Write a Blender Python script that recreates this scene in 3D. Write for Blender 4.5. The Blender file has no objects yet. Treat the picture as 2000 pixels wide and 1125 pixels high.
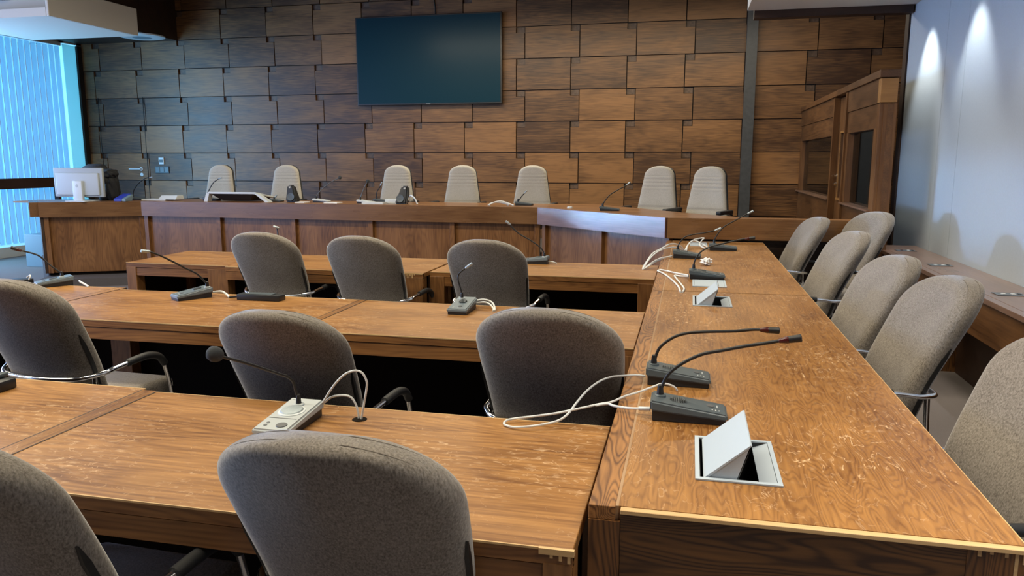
import bpy, bmesh, math, random
from mathutils import Vector, Matrix
random.seed(7)
C = bpy.context.scene.collection
scn = bpy.context.scene
PI = math.pi

# ------------------------------------------------------------------ camera
cam_d = bpy.data.cameras.new('camera'); cam = bpy.data.objects.new('camera', cam_d); C.objects.link(cam)
cam_d.sensor_width = 36.0; cam_d.lens = 1497 / 2000 * 36
cam_d.clip_start = 0.05
PITCH, YAW = 0.1656, 0.2260
Fh = Vector((-math.sin(YAW), math.cos(YAW), 0)); Rt = Vector((math.cos(YAW), math.sin(YAW), 0)); Up = Vector((0, 0, 1))
Fw = Fh * math.cos(PITCH) - Up * math.sin(PITCH); Uw = Up * math.cos(PITCH) + Fh * math.sin(PITCH)
cam.matrix_world = Matrix(((Rt.x, Uw.x, -Fw.x, 0), (Rt.y, Uw.y, -Fw.y, 0), (Rt.z, Uw.z, -Fw.z, 1.5), (0, 0, 0, 1)))
scn.camera = cam

# ------------------------------------------------------------------ world, exposure, room lights
scn.view_settings.view_transform = 'Standard'; scn.view_settings.look = 'None'
scn.view_settings.gamma = 1.0; scn.view_settings.use_curve_mapping = False
scn.view_settings.exposure = 0.38
w = bpy.data.worlds.new('world'); scn.world = w; w.use_nodes = True
w.node_tree.nodes['Background'].inputs[0].default_value = (0.45, 0.62, 1.0, 1)
w.node_tree.nodes['Background'].inputs[1].default_value = 0.3

def area(name, loc, rot, sx, sy, power, color, spread=180):
    l = bpy.data.lights.new(name, 'AREA'); l.shape = 'RECTANGLE'; l.size = sx; l.size_y = sy
    l.energy = power; l.color = color; l.spread = math.radians(spread)
    o = bpy.data.objects.new(name, l); C.objects.link(o); o.location = loc; o.rotation_euler = rot
    return o
DAY = (0.42, 0.56, 1.0)
WARM = (1.0, 0.89, 0.68)
# daylight: windows run the whole left wall; the last stretch has blinds
area('daylight_window', (-10.27, 3.0, 1.85), (0, -PI/2, 0), 3.1, 12.0, 430, DAY)
# narrow strips added to throw blue bands across the right wall
area('added_blue_strip_low', (-9.9, 3.6, 1.17), (0, -PI/2, 0), 0.66, 9.4, 7.5, (0.33, 0.60, 1.0), 2.6)
area('added_blue_strip_high', (-9.9, 3.6, 2.46), (0, -PI/2, 0), 0.84, 9.4, 6.5, (0.36, 0.62, 1.0), 2.6)
area('daylight_behind_blinds', (-10.75, 10.5, 1.8), (0, -PI/2, 0), 3.3, 2.8, 25, (0.17, 0.54, 1.0))
area('daylight_oblique', (-10.85, 8.0, 1.8), (0, -PI/2, math.radians(62)), 3.2, 0.8, 140, (0.22, 0.66, 1.0))
# ceiling lamps
area('ceiling_lamp_front', (-4.0, 1.2, 4.2), (0, 0, 0), 7.0, 0.5, 215, WARM)
area('ceiling_lamp_middle', (-3.6, 4.6, 4.2), (0, 0, 0), 7.0, 0.5, 215, WARM)
area('ceiling_lamp_back', (-1.6, 9.7, 3.5), (math.radians(6), 0, 0), 5.8, 0.25, 112, WARM)
area('soffit_lamp', (0.9, 1.2, 2.8), (0, 0, 0), 0.7, 2.4, 22, (1.0, 0.90, 0.76), 100)
area('soffit_lamp_far', (0.85, 5.2, 2.88), (0, 0, 0), 0.5, 3.4, 11, (1.0, 0.90, 0.76), 95)
def spot(name, loc, target, power, ang, blend, color, r=0.03):
    l = bpy.data.lights.new(name, 'SPOT'); l.energy = power; l.spot_size = math.radians(ang); l.spot_blend = blend
    l.color = color; l.shadow_soft_size = r
    o = bpy.data.objects.new(name, l); C.objects.link(o); o.location = loc
    o.rotation_euler = (Vector(target) - Vector(loc)).to_track_quat('-Z', 'Y').to_euler()
spot('wall_washer', (1.70, 7.45, 2.87), (1.93, 7.45, 1.7), 75, 70, 0.7, (0.92, 0.97, 1.0), 0.03)
spot('wall_washer', (1.70, 6.3, 2.87), (1.93, 6.3, 1.7), 45, 70, 0.7, (0.92, 0.97, 1.0), 0.03)
spot('wall_washer', (1.70, 5.1, 2.87), (1.93, 5.1, 1.7), 16, 70, 0.7, (0.92, 0.97, 1.0), 0.03)

# ------------------------------------------------------------------ materials
def nt(name):
    m = bpy.data.materials.new(name); m.use_nodes = True
    n = m.node_tree.nodes; b = n['Principled BSDF']
    return m, n, m.node_tree.links, b
def plain(name, col, rough=0.5, metal=0.0, spec=0.5, bump=0.0, bscale=200, var=0.0, sheen=0.0):
    m, n, l, b = nt(name)
    b.inputs['Roughness'].default_value = rough; b.inputs['Metallic'].default_value = metal
    b.inputs['Specular IOR Level'].default_value = spec
    b.inputs['Base Color'].default_value = (*col, 1)
    if sheen:
        b.inputs['Sheen Weight'].default_value = sheen; b.inputs['Sheen Roughness'].default_value = 0.4
    tc = n.new('ShaderNodeTexCoord')
    ns = n.new('ShaderNodeTexNoise'); ns.inputs['Scale'].default_value = bscale; ns.inputs['Detail'].default_value = 3
    l.new(tc.outputs['Object'], ns.inputs['Vector'])
    if var:
        r = n.new('ShaderNodeMapRange'); r.inputs['From Min'].default_value = 0.3; r.inputs['From Max'].default_value = 0.7
        r.inputs['To Min'].default_value = 1 - var; r.inputs['To Max'].default_value = 1 + var
        l.new(ns.outputs['Fac'], r.inputs['Value'])
        v = n.new('ShaderNodeVectorMath'); v.operation = 'SCALE'; v.inputs[0].default_value = col
        l.new(r.outputs[0], v.inputs['Scale']); l.new(v.outputs[0], b.inputs['Base Color'])
    if bump:
        bp = n.new('ShaderNodeBump'); bp.inputs['Strength'].default_value = bump; bp.inputs['Distance'].default_value = 0.002
        l.new(ns.outputs['Fac'], bp.inputs['Height']); l.new(bp.outputs[0], b.inputs['Normal'])
    return m
def wood(name, dark, light, axis='x', K=120, ring=0.35, rough=0.35, spec=0.5, fiber=1.0, scratch=0.0, panelvar=False, base_scale=3.0, wear=0.0, coat=0.0, gd=1.5):
    m, n, l, b = nt(name)
    tc = n.new('ShaderNodeTexCoord')
    vec = tc.outputs['Object']
    def mth(op, a, bb=None, c=None):
        x = n.new('ShaderNodeMath'); x.operation = op
        for i, v in enumerate((a, bb, c)):
            if v is None: continue
            if isinstance(v, (int, float)): x.inputs[i].default_value = v
            else: l.new(v, x.inputs[i])
        return x.outputs[0]
    if panelvar:
        at = n.new('ShaderNodeAttribute'); at.attribute_name = 'pv'
        add = n.new('ShaderNodeVectorMath'); add.operation = 'ADD'
        sc = n.new('ShaderNodeVectorMath'); sc.operation = 'SCALE'; sc.inputs['Scale'].default_value = 37.0
        l.new(at.outputs['Vector'], sc.inputs[0]); l.new(vec, add.inputs[0]); l.new(sc.outputs[0], add.inputs[1]); vec = add.outputs[0]
    def mapped(al, ac):
        mp = n.new('ShaderNodeMapping'); s = [ac, ac, ac]; s['xyz'.index(axis)] = al
        mp.inputs['Scale'].default_value = s; l.new(vec, mp.inputs['Vector']); return mp.outputs[0]
    n1 = n.new('ShaderNodeTexNoise'); n1.inputs['Scale'].default_value = base_scale; n1.inputs['Detail'].default_value = gd
    n1.inputs['Roughness'].default_value = 0.45
    l.new(mapped(0.16, 1.0), n1.inputs['Vector'])
    rings = mth('SINE', mth('MULTIPLY', n1.outputs['Fac'], K))
    rings = mth('POWER', mth('MULTIPLY_ADD', rings, 0.5, 0.5), 2.0)
    n2 = n.new('ShaderNodeTexNoise'); n2.inputs['Scale'].default_value = 95; n2.inputs['Detail'].default_value = 4
    l.new(mapped(0.045, 1.0), n2.inputs['Vector'])
    n3 = n.new('ShaderNodeTexNoise'); n3.inputs['Scale'].default_value = 5; n3.inputs['Detail'].default_value = 3
    l.new(mapped(0.35, 1.0), n3.inputs['Vector'])
    f = mth('MULTIPLY_ADD', n2.outputs['Fac'], fiber, -0.5 * fiber + 0.55)
    f = mth('MULTIPLY_ADD', rings, -ring, f)
    f = mth('ADD', f, mth('MULTIPLY_ADD', n3.outputs['Fac'], 1.3, -0.65))
    if panelvar:
        sp = n.new('ShaderNodeSeparateXYZ'); l.new(at.outputs['Vector'], sp.inputs[0])
        f = mth('ADD', f, mth('MULTIPLY_ADD', sp.outputs[0], 0.8, -0.4))
    cr = n.new('ShaderNodeMix'); cr.data_type = 'RGBA'; cr.clamp_factor = True
    cr.inputs['A'].default_value = (*dark, 1); cr.inputs['B'].default_value = (*light, 1)
    l.new(f, cr.inputs['Factor']); col = cr.outputs['Result']
    if scratch or wear:
        # pale worn lines and rubbed patches of the varnish
        s1 = n.new('ShaderNodeTexNoise'); s1.inputs['Scale'].default_value = 17; s1.inputs['Detail'].default_value = 2.2; s1.inputs['Distortion'].default_value = 1.2
        s1.inputs['Roughness'].default_value = 0.55
        l.new(mapped(0.4, 1.0), s1.inputs['Vector'])
        ridge = mth('ABSOLUTE', mth('SUBTRACT', s1.outputs['Fac'], 0.5))
        line = mth('LESS_THAN', ridge, 0.0065)
        pm = n.new('ShaderNodeTexNoise'); pm.inputs['Scale'].default_value = 3.2; pm.inputs['Detail'].default_value = 5
        l.new(vec, pm.inputs['Vector'])
        pr = n.new('ShaderNodeMapRange'); pr.inputs['From Min'].default_value = 0.46; pr.inputs['From Max'].default_value = 0.62
        l.new(pm.outputs['Fac'], pr.inputs['Value'])
        s2 = n.new('ShaderNodeTexNoise'); s2.inputs['Scale'].default_value = 60; s2.inputs['Detail'].default_value = 5
        l.new(mapped(0.5, 1.0), s2.inputs['Vector'])
        sp2 = n.new('ShaderNodeMapRange'); sp2.inputs['From Min'].default_value = 0.56; sp2.inputs['From Max'].default_value = 0.7
        l.new(s2.outputs['Fac'], sp2.inputs['Value'])
        brk = mth('GREATER_THAN', s2.outputs['Fac'], 0.47)
        fac = mth('ADD', mth('MULTIPLY', mth('MULTIPLY', line, brk), mth('MULTIPLY', mth('MULTIPLY_ADD', pr.outputs[0], 0.7, 0.3), scratch)),
                  mth('MULTIPLY', mth('MULTIPLY', pr.outputs[0], sp2.outputs[0]), wear))
        mx = n.new('ShaderNodeMix'); mx.data_type = 'RGBA'; mx.clamp_factor = True
        l.new(col, mx.inputs['A']); mx.inputs['B'].default_value = (0.62, 0.42, 0.24, 1); l.new(fac, mx.inputs['Factor']); col = mx.outputs['Result']
    l.new(col, b.inputs['Base Color'])
    rr = n.new('ShaderNodeMapRange'); rr.inputs['To Min'].default_value = rough - 0.06; rr.inputs['To Max'].default_value = rough + 0.1
    l.new(n3.outputs['Fac'], rr.inputs['Value']); l.new(rr.outputs[0], b.inputs['Roughness'])
    b.inputs['Specular IOR Level'].default_value = spec
    b.inputs['Coat Weight'].default_value = coat; b.inputs['Coat Roughness'].default_value = 0.26
    bp = n.new('ShaderNodeBump'); bp.inputs['Strength'].default_value = 0.12; bp.inputs['Distance'].default_value = 0.001
    l.new(n2.outputs['Fac'], bp.inputs['Height']); l.new(bp.outputs[0], b.inputs['Normal'])
    return m
def fabric(name, c1, c2, scale=160, sheen=0.45):
    m, n, l, b = nt(name)
    tc = n.new('ShaderNodeTexCoord')
    a = n.new('ShaderNodeTexNoise'); a.inputs['Scale'].default_value = scale; a.inputs['Detail'].default_value = 4; a.inputs['Roughness'].default_value = 0.7
    mp = n.new('ShaderNodeMapping'); mp.inputs['Scale'].default_value = (1, 1, 0.55)
    l.new(tc.outputs['Object'], mp.inputs[0]); l.new(mp.outputs[0], a.inputs['Vector'])
    a2 = n.new('ShaderNodeTexNoise'); a2.inputs['Scale'].default_value = 7; a2.inputs['Detail'].default_value = 2
    l.new(tc.outputs['Object'], a2.inputs['Vector'])
    r = n.new('ShaderNodeMapRange'); r.inputs['From Min'].default_value = 0.33; r.inputs['From Max'].default_value = 0.67
    l.new(a.outputs['Fac'], r.inputs['Value'])
    ad = n.new('ShaderNodeMath'); ad.operation = 'MULTIPLY_ADD'; ad.inputs[1].default_value = 0.5; l.new(a2.outputs['Fac'], ad.inputs[0])
    sb = n.new('ShaderNodeMath'); sb.operation = 'SUBTRACT'; l.new(r.outputs[0], sb.inputs[0]); sb.inputs[1].default_value = 0.25
    l.new(sb.outputs[0], ad.inputs[2])
    mx = n.new('ShaderNodeMix'); mx.data_type = 'RGBA'; mx.clamp_factor = True
    mx.inputs['A'].default_value = (*c1, 1); mx.inputs['B'].default_value = (*c2, 1); l.new(ad.outputs[0], mx.inputs['Factor'])
    l.new(mx.outputs['Result'], b.inputs['Base Color'])
    b.inputs['Roughness'].default_value = 0.95; b.inputs['Specular IOR Level'].default_value = 0.15
    b.inputs['Sheen Weight'].default_value = sheen; b.inputs['Sheen Roughness'].default_value = 0.35
    bp = n.new('ShaderNodeBump'); bp.inputs['Strength'].default_value = 0.35; bp.inputs['Distance'].default_value = 0.0015
    l.new(a.outputs['Fac'], bp.inputs['Height']); l.new(bp.outputs[0], b.inputs['Normal'])
    return m
M = {}
M['top_x'] = wood('table_oak_lengthwise', (0.15, 0.058, 0.015), (0.45, 0.225, 0.068), 'x', 130, 0.24, 0.33, fiber=1.3, scratch=0.6, wear=0.5, base_scale=5)
M['edge_x'] = wood('table_edge_oak', (0.12, 0.046, 0.013), (0.36, 0.165, 0.05), 'x', 140, 0.25, 0.38, base_scale=6)
M['leg_z'] = wood('table_leg_oak', (0.10, 0.04, 0.012), (0.30, 0.14, 0.045), 'z', 120, 0.2, 0.38, base_scale=6)
M['top_y'] = wood('long_table_oak', (0.14, 0.054, 0.013), (0.41, 0.20, 0.055), 'y', 240, 0.30, 0.33, scratch=1.0, wear=0.45, base_scale=8.0, gd=3.0)
M['strip_y'] = wood('long_table_border_oak', (0.11, 0.042, 0.012), (0.44, 0.205, 0.06), 'y', 200, 0.55, 0.36, base_scale=10.0)
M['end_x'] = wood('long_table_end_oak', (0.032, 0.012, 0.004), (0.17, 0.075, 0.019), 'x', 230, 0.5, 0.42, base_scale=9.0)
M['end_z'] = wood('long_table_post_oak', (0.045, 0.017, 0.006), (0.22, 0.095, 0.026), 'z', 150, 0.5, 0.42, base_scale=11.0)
M['chip'] = wood('bare_edge_wood', (0.42, 0.25, 0.10), (0.72, 0.50, 0.25), 'x', 60, 0.2, 0.5)
M['inlay'] = wood('worn_inlay_wood', (0.26, 0.14, 0.06), (0.42, 0.28, 0.16), 'y', 60, 0.2, 0.5)
M['chip_y'] = wood('bare_edge_wood_lengthwise', (0.42, 0.25, 0.10), (0.68, 0.46, 0.23), 'y', 60, 0.2, 0.5)
M['desk_x'] = wood('dais_oak', (0.09, 0.038, 0.013), (0.225, 0.112, 0.042), 'x', 60, 0.10, 0.26, spec=0.5, coat=0.12)
M['desk_gloss'] = wood('dais_blue_sheen_oak', (0.10, 0.045, 0.026), (0.24, 0.12, 0.075), 'x', 60, 0.10, 0.40, spec=0.6, coat=0.85)  # glossier, bluer copy made up for the angled board's window reflection
M['desk_top'] = wood('dais_top_oak', (0.15, 0.058, 0.018), (0.36, 0.17, 0.06), 'x', 60, 0.15, 0.3)
M['desk_z'] = wood('dais_panel_oak', (0.095, 0.038, 0.012), (0.27, 0.125, 0.042), 'z', 110, 0.25, 0.30, base_scale=6.0)
M['wall_wood'] = wood('wall_panel_oak', (0.062, 0.027, 0.0100), (0.262, 0.122, 0.040), 'x', 70, 0.13, 0.42, fiber=1.5, panelvar=True, spec=0.45, base_scale=5.0)
M['booth_x'] = wood('partition_oak', (0.05, 0.020, 0.006), (0.17, 0.075, 0.024), 'y', 60, 0.2, 0.4)
M['booth_z'] = wood('partition_post_oak', (0.07, 0.027, 0.008), (0.20, 0.088, 0.026), 'z', 60, 0.2, 0.4)
M['booth_light'] = wood('partition_light_oak', (0.22, 0.10, 0.026), (0.40, 0.20, 0.06), 'x', 60, 0.2, 0.4)
M['counter'] = wood('counter_veneer', (0.13, 0.07, 0.045), (0.26, 0.15, 0.10), 'y', 60, 0.12, 0.28, spec=0.6, coat=0.6)
M['dark_wood'] = wood('dark_brown_wood', (0.018, 0.008, 0.004), (0.05, 0.022, 0.01), 'x', 60, 0.2, 0.5)
M['rail_wood'] = wood('rail_wood', (0.022, 0.008, 0.004), (0.06, 0.022, 0.012), 'y', 60, 0.2, 0.45)
M['under'] = plain('shadow_board', (0.010, 0.007, 0.005), 0.9, spec=0.08)  # shade below the tables is put into this near-black colour
M['backing'] = plain('wall_backing', (0.012, 0.008, 0.006), 0.7)
M['notch'] = plain('grey_notch_veneer', (0.095, 0.055, 0.032), 0.5, var=0.3, bscale=30)
M['fab'] = fabric('taupe_fabric', (0.105, 0.089, 0.073), (0.275, 0.247, 0.212), 230, 0.6)
M['fab_exec'] = fabric('beige_fabric', (0.40, 0.37, 0.31), (0.56, 0.52, 0.45), 220, 0.3)
M['seam'] = plain('seam_thread', (0.13, 0.11, 0.09), 0.9)
M['blackp'] = plain('black_plastic', (0.012, 0.014, 0.017), 0.42, bump=0.1, bscale=600)
M['dgrey'] = plain('dark_grey_plastic', (0.070, 0.090, 0.102), 0.38, bump=0.08, bscale=700)
M['mgrey'] = plain('mid_grey_plastic', (0.13, 0.165, 0.19), 0.3)
M['lgrey'] = plain('light_grey_plastic', (0.42, 0.46, 0.47), 0.4)
M['lidgrey'] = plain('pale_grey_lacquer', (0.40, 0.47, 0.53), 0.45)
M['grille'] = plain('grille_grey', (0.10, 0.115, 0.12), 0.35, metal=0.3)
M['sgrille'] = plain('silver_grille', (0.36, 0.42, 0.45), 0.35, metal=0.6, bump=0.4, bscale=500)
M['button'] = plain('grey_button', (0.10, 0.105, 0.11), 0.45)
M['mark'] = plain('white_marking', (0.6, 0.62, 0.62), 0.5)
M['rubber'] = plain('black_rubber', (0.008, 0.008, 0.008), 0.45)
M['foam'] = plain('grey_foam', (0.045, 0.05, 0.055), 0.95, bump=0.8, bscale=900)
M['redring'] = plain('dark_red_ring', (0.05, 0.004, 0.004), 0.25)
M['chrome'] = plain('chrome', (0.82, 0.84, 0.86), 0.12, metal=1.0)
M['armblack'] = plain('black_arm_pad', (0.014, 0.015, 0.016), 0.5)
M['cable'] = plain('white_cable', (0.66, 0.69, 0.69), 0.45)
M['bcable'] = plain('black_cable', (0.02, 0.02, 0.02), 0.5)
M['white'] = plain('white_plastic', (0.60, 0.65, 0.67), 0.4)
M['moncase'] = plain('monitor_case_plastic', (0.33, 0.36, 0.36), 0.4)
M['paper'] = plain('white_paper', (0.8, 0.8, 0.78), 0.8, bump=0.5, bscale=40)
M['blue'] = plain('blue_plastic', (0.03, 0.05, 0.45), 0.4)
M['carpet'] = plain('taupe_carpet', (0.19, 0.165, 0.155), 0.95, bump=0.8, bscale=350, var=0.22)
M['plat'] = plain('platform_carpet', (0.085, 0.075, 0.07), 0.95, bump=0.5, bscale=350, var=0.2)
M['ceil'] = plain('dark_ceiling', (0.05, 0.045, 0.04), 0.9)
M['soffit'] = plain('cream_soffit_paint', (0.68, 0.65, 0.58), 0.6)
M['steel'] = plain('dark_steel', (0.05, 0.052, 0.053), 0.45, var=0.15, bscale=20)
M['plate'] = plain('brushed_plate', (0.22, 0.25, 0.27), 0.3, metal=0.8)
M['wallw'] = plain('white_cladding_daylight_tint', (0.40, 0.445, 0.475), 0.42, spec=0.5, bump=0.12, bscale=90, var=0.03)  # blue of the daylight is tinted into the white base colour
M['brownwall'] = plain('brown_wall', (0.16, 0.11, 0.075), 0.7, var=0.1, bscale=3)
M['jamb'] = plain('window_jamb_paint', (0.72, 0.86, 0.84), 0.5)
M['pcbox'] = plain('grey_cabinet_metal', (0.17, 0.25, 0.30), 0.4)
M['leather'] = plain('black_cloth', (0.012, 0.013, 0.015), 0.75, bump=0.6, bscale=40)
M['screen'] = plain('switched_off_screen', (0.004, 0.030, 0.045), 0.3, spec=0.12)
M['bezel'] = plain('black_bezel', (0.008, 0.009, 0.01), 0.35)
def slat_mat(name='blind_fabric', dc=(0.55, 0.75, 0.85), tcx=(0.50, 0.80, 0.95)):
    m, n, l, b = nt(name)
    out = n['Material Output']
    d = n.new('ShaderNodeBsdfDiffuse'); d.inputs[0].default_value = (*dc, 1)
    t = n.new('ShaderNodeBsdfTranslucent'); t.inputs[0].default_value = (*tcx, 1)
    tc = n.new('ShaderNodeTexCoord'); ns = n.new('ShaderNodeTexNoise'); ns.inputs['Scale'].default_value = 120
    mp = n.new('ShaderNodeMapping'); mp.inputs['Scale'].default_value = (1, 1, 0.05)
    l.new(tc.outputs['Object'], mp.inputs[0]); l.new(mp.outputs[0], ns.inputs['Vector'])
    bp = n.new('ShaderNodeBump'); bp.inputs['Strength'].default_value = 0.2; bp.inputs['Distance'].default_value = 0.001
    l.new(ns.outputs['Fac'], bp.inputs['Height']); l.new(bp.outputs[0], d.inputs['Normal'])
    mx = n.new('ShaderNodeMixShader'); mx.inputs[0].default_value = 0.6
    l.new(d.outputs[0], mx.inputs[1]); l.new(t.outputs[0], mx.inputs[2]); l.new(mx.outputs[0], out.inputs[0])
    return m
M['slat'] = slat_mat()
def glass_mat():
    m, n, l, b = nt('window_glass')
    out = n['Material Output']
    t = n.new('ShaderNodeBsdfTransparent'); t.inputs[0].default_value = (0.72, 0.74, 0.74, 1)
    g = n.new('ShaderNodeBsdfGlossy'); g.inputs['Roughness'].default_value = 0.03; g.inputs[0].default_value = (0.8, 0.85, 0.9, 1)
    f = n.new('ShaderNodeFresnel'); f.inputs[0].default_value = 1.45
    mx = n.new('ShaderNodeMixShader'); l.new(f.outputs[0], mx.inputs[0]); l.new(t.outputs[0], mx.inputs[1]); l.new(g.outputs[0], mx.inputs[2])
    l.new(mx.outputs[0], out.inputs[0]); return m
M['glass'] = glass_mat()
M['sheer'] = slat_mat('pale_sheer_panel', (0.6, 0.95, 0.95), (0.75, 1.0, 0.98))

# ------------------------------------------------------------------ mesh helpers
class MB:
    def __init__(s): s.bm = bmesh.new(); s.fl = s.bm.faces.layers.float_vector.new('pv') if False else None
    def box(s, x0, x1, y0, y1, z0, z1, bev=0.0, seg=2):
        vs = [s.bm.verts.new(p) for p in ((x0,y0,z0),(x1,y0,z0),(x1,y1,z0),(x0,y1,z0),(x0,y0,z1),(x1,y0,z1),(x1,y1,z1),(x0,y1,z1))]
        fs = [s.bm.faces.new([vs[i] for i in q]) for q in ((3,2,1,0),(4,5,6,7),(0,1,5,4),(1,2,6,5),(2,3,7,6),(3,0,4,7))]
        if bev:
            es = list({e for f in fs for e in f.edges})
            bmesh.ops.bevel(s.bm, geom=es, offset=bev, segments=seg, affect='EDGES', profile=0.5, clamp_overlap=True)
        return s
    def prism(s, poly, z0, z1, bev=0.0):
        a = [s.bm.verts.new((x, y, z0)) for x, y in poly]; b = [s.bm.verts.new((x, y, z1)) for x, y in poly]
        n = len(poly); fs = [s.bm.faces.new(a[::-1]), s.bm.faces.new(b)]
        for i in range(n): fs.append(s.bm.faces.new((a[i], a[(i+1) % n], b[(i+1) % n], b[i])))
        if bev: bmesh.ops.bevel(s.bm, geom=list({e for f in fs for e in f.edges}), offset=bev, segments=2, affect='EDGES', clamp_overlap=True)
        return s
    def hexa(s, pts, bev=0.0):   # 8 points: bottom ring then top ring
        vs = [s.bm.verts.new(p) for p in pts]
        fs = [s.bm.faces.new([vs[i] for i in q]) for q in ((3,2,1,0),(4,5,6,7),(0,1,5,4),(1,2,6,5),(2,3,7,6),(3,0,4,7))]
        if bev: bmesh.ops.bevel(s.bm, geom=list({e for f in fs for e in f.edges}), offset=bev, segments=3, affect='EDGES', clamp_overlap=True)
        return s
    def extr(s, poly3, d, bev=0.0):   # planar polygon of 3d points extruded by vector d
        d = Vector(d); a = [s.bm.verts.new(p) for p in poly3]; b = [s.bm.verts.new(Vector(p) + d) for p in poly3]
        n = len(a); fs = [s.bm.faces.new(a[::-1]), s.bm.faces.new(b)]
        for i in range(n): fs.append(s.bm.faces.new((a[i], a[(i+1) % n], b[(i+1) % n], b[i])))
        if bev: bmesh.ops.bevel(s.bm, geom=list({e for f in fs for e in f.edges}), offset=bev, segments=2, affect='EDGES', clamp_overlap=True)
        return s
    def tube(s, pts, r, n=10, sub=1, closed=False):
        P = [Vector(p) for p in pts]
        if sub > 1 and len(P) > 2:   # catmull-rom
            Q = []
            for i in range(len(P) - 1):
                p0 = P[i-1] if i else P[0]*2 - P[1]; p1, p2 = P[i], P[i+1]; p3 = P[i+2] if i + 2 < len(P) else P[-1]*2 - P[-2]
                for k in range(sub):
                    t = k / sub
                    Q.append(0.5*((2*p1) + (p2-p0)*t + (2*p0-5*p1+4*p2-p3)*t*t + (-p0+3*p1-3*p2+p3)*t**3))
            Q.append(P[-1]); P = Q
        rs = r if isinstance(r, (list, tuple)) else None
        t0 = (P[1]-P[0]).normalized(); up = Vector((0,0,1)) if abs(t0.z) < 0.9 else Vector((1,0,0))
        nx = t0.cross(up).normalized(); rings = []
        for i, p in enumerate(P):
            t = (P[min(i+1, len(P)-1)] - P[max(i-1, 0)])
            if t.length < 1e-9: t = t0
            t.normalize(); nx = (nx - t*nx.dot(t)).normalized(); ny = t.cross(nx)
            ri = r if rs is None else rs[min(len(rs)-1, int(i*len(rs)/len(P)))]
            rings.append([s.bm.verts.new(p + (nx*math.cos(2*PI*k/n) + ny*math.sin(2*PI*k/n))*ri) for k in range(n)])
        for a, b in zip(rings, rings[1:]):
            for k in range(n): s.bm.faces.new((a[k], a[(k+1) % n], b[(k+1) % n], b[k]))
        s.bm.faces.new(rings[0][::-1]); s.bm.faces.new(rings[-1]); return s
    def lathe(s, c, ax, prof, n=20):   # prof: (distance along axis, radius)
        ax = Vector(ax).normalized(); up = Vector((0,0,1)) if abs(ax.z) < 0.9 else Vector((1,0,0))
        nx = ax.cross(up).normalized(); ny = ax.cross(nx); c = Vector(c); rings = []
        for d, r in prof:
            rings.append([s.bm.verts.new(c + ax*d + (nx*math.cos(2*PI*k/n) + ny*math.sin(2*PI*k/n))*max(r, 1e-4)) for k in range(n)])
        for a, b in zip(rings, rings[1:]):
            for k in range(n): s.bm.faces.new((a[k], a[(k+1) % n], b[(k+1) % n], b[k]))
        s.bm.faces.new(rings[0][::-1]); s.bm.faces.new(rings[-1]); return s
    def pad(s, hw, z0, z1, T, yf, nx=26, nz=34, rib=None, pu=5.0, pv=9.0, dome=0.25):
        """upholstered pad standing in z, thickness in y; hw(z)=half width, yf(x,z)=mid surface"""
        zs = [z0 + (z1-z0)*(0.5 - 0.5*math.cos(PI*j/nz)) for j in range(nz+1)]
        us = [math.sin(PI/2*(2*i/nx - 1)) for i in range(nx+1)]
        F, B = [], []
        for j, z in enumerate(zs):
            v = 2*(z-z0)/(z1-z0) - 1; ev = max(0.0, 1 - abs(v)**pv)**0.5
            fr, br = [], []
            for i, u in enumerate(us):
                x = hw(z)*u; eu = max(0.0, 1 - abs(u)**pu)**0.5
                t = T*eu*ev*((1-dome) + dome*(1-u*u))
                rb = rib(x, z)*eu*ev if rib else 0
                y = yf(x, z)
                fr.append(s.bm.verts.new((x, y + t + rb, z)))
                if i in (0, nx) or j in (0, nz): br.append(fr[-1])
                else: br.append(s.bm.verts.new((x, y - t, z)))
            F.append(fr); B.append(br)
        for j in range(nz):
            for i in range(nx):
                for q in ((F[j][i+1], F[j][i], F[j+1][i], F[j+1][i+1]), (B[j][i], B[j][i+1], B[j+1][i+1], B[j+1][i])):
                    try: s.bm.faces.new(q)
                    except ValueError: pass
        return s
    def build(s, name, mat, parent=None, org=(0, 0, 0), smooth=False):
        bmesh.ops.remove_doubles(s.bm, verts=s.bm.verts, dist=1e-5)
        bmesh.ops.recalc_face_normals(s.bm, faces=s.bm.faces)
        o3 = Vector(org)
        for v in s.bm.verts: v.co -= o3
        me = bpy.data.meshes.new(name); s.bm.to_mesh(me); s.bm.free()
        me.materials.append(M[mat] if isinstance(mat, str) else mat)
        if smooth:
            for p in me.polygons: p.use_smooth = True
            try: me.set_sharp_from_angle(angle=math.radians(38))
            except Exception: pass
        o = bpy.data.objects.new(name, me); C.objects.link(o)
        if parent: o.parent = parent
        elif tuple(org) != (0, 0, 0): o.location = org
        return o
def tag(o, label=None, cat=None, group=None, kind=None):
    if label: o['label'] = label
    if cat: o['category'] = cat
    if group: o['group'] = group
    if kind: o['kind'] = kind
    return o
def thing(name, loc, label, cat, group=None, rz=0.0):
    o = bpy.data.objects.new(name, None); o.empty_display_size = 0.1; C.objects.link(o)
    o.location = loc; o.rotation_euler = (0, 0, rz); return tag(o, label, cat, group)
def struct(o): o['kind'] = 'structure'; return o

# ------------------------------------------------------------------ room shell
WY = 11.7
struct(MB().box(-10.6, 3.0, -3.2, WY+0.25, -0.1, 0).build('floor', 'carpet'))
struct(MB().box(-10.6, 3.0, -3.2, WY+0.25, 4.45, 4.6).build('ceiling', 'ceil'))
struct(MB().box(-10.6, 3.0, -3.35, -3.2, 0, 4.45).build('wall_front', 'brownwall'))
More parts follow.
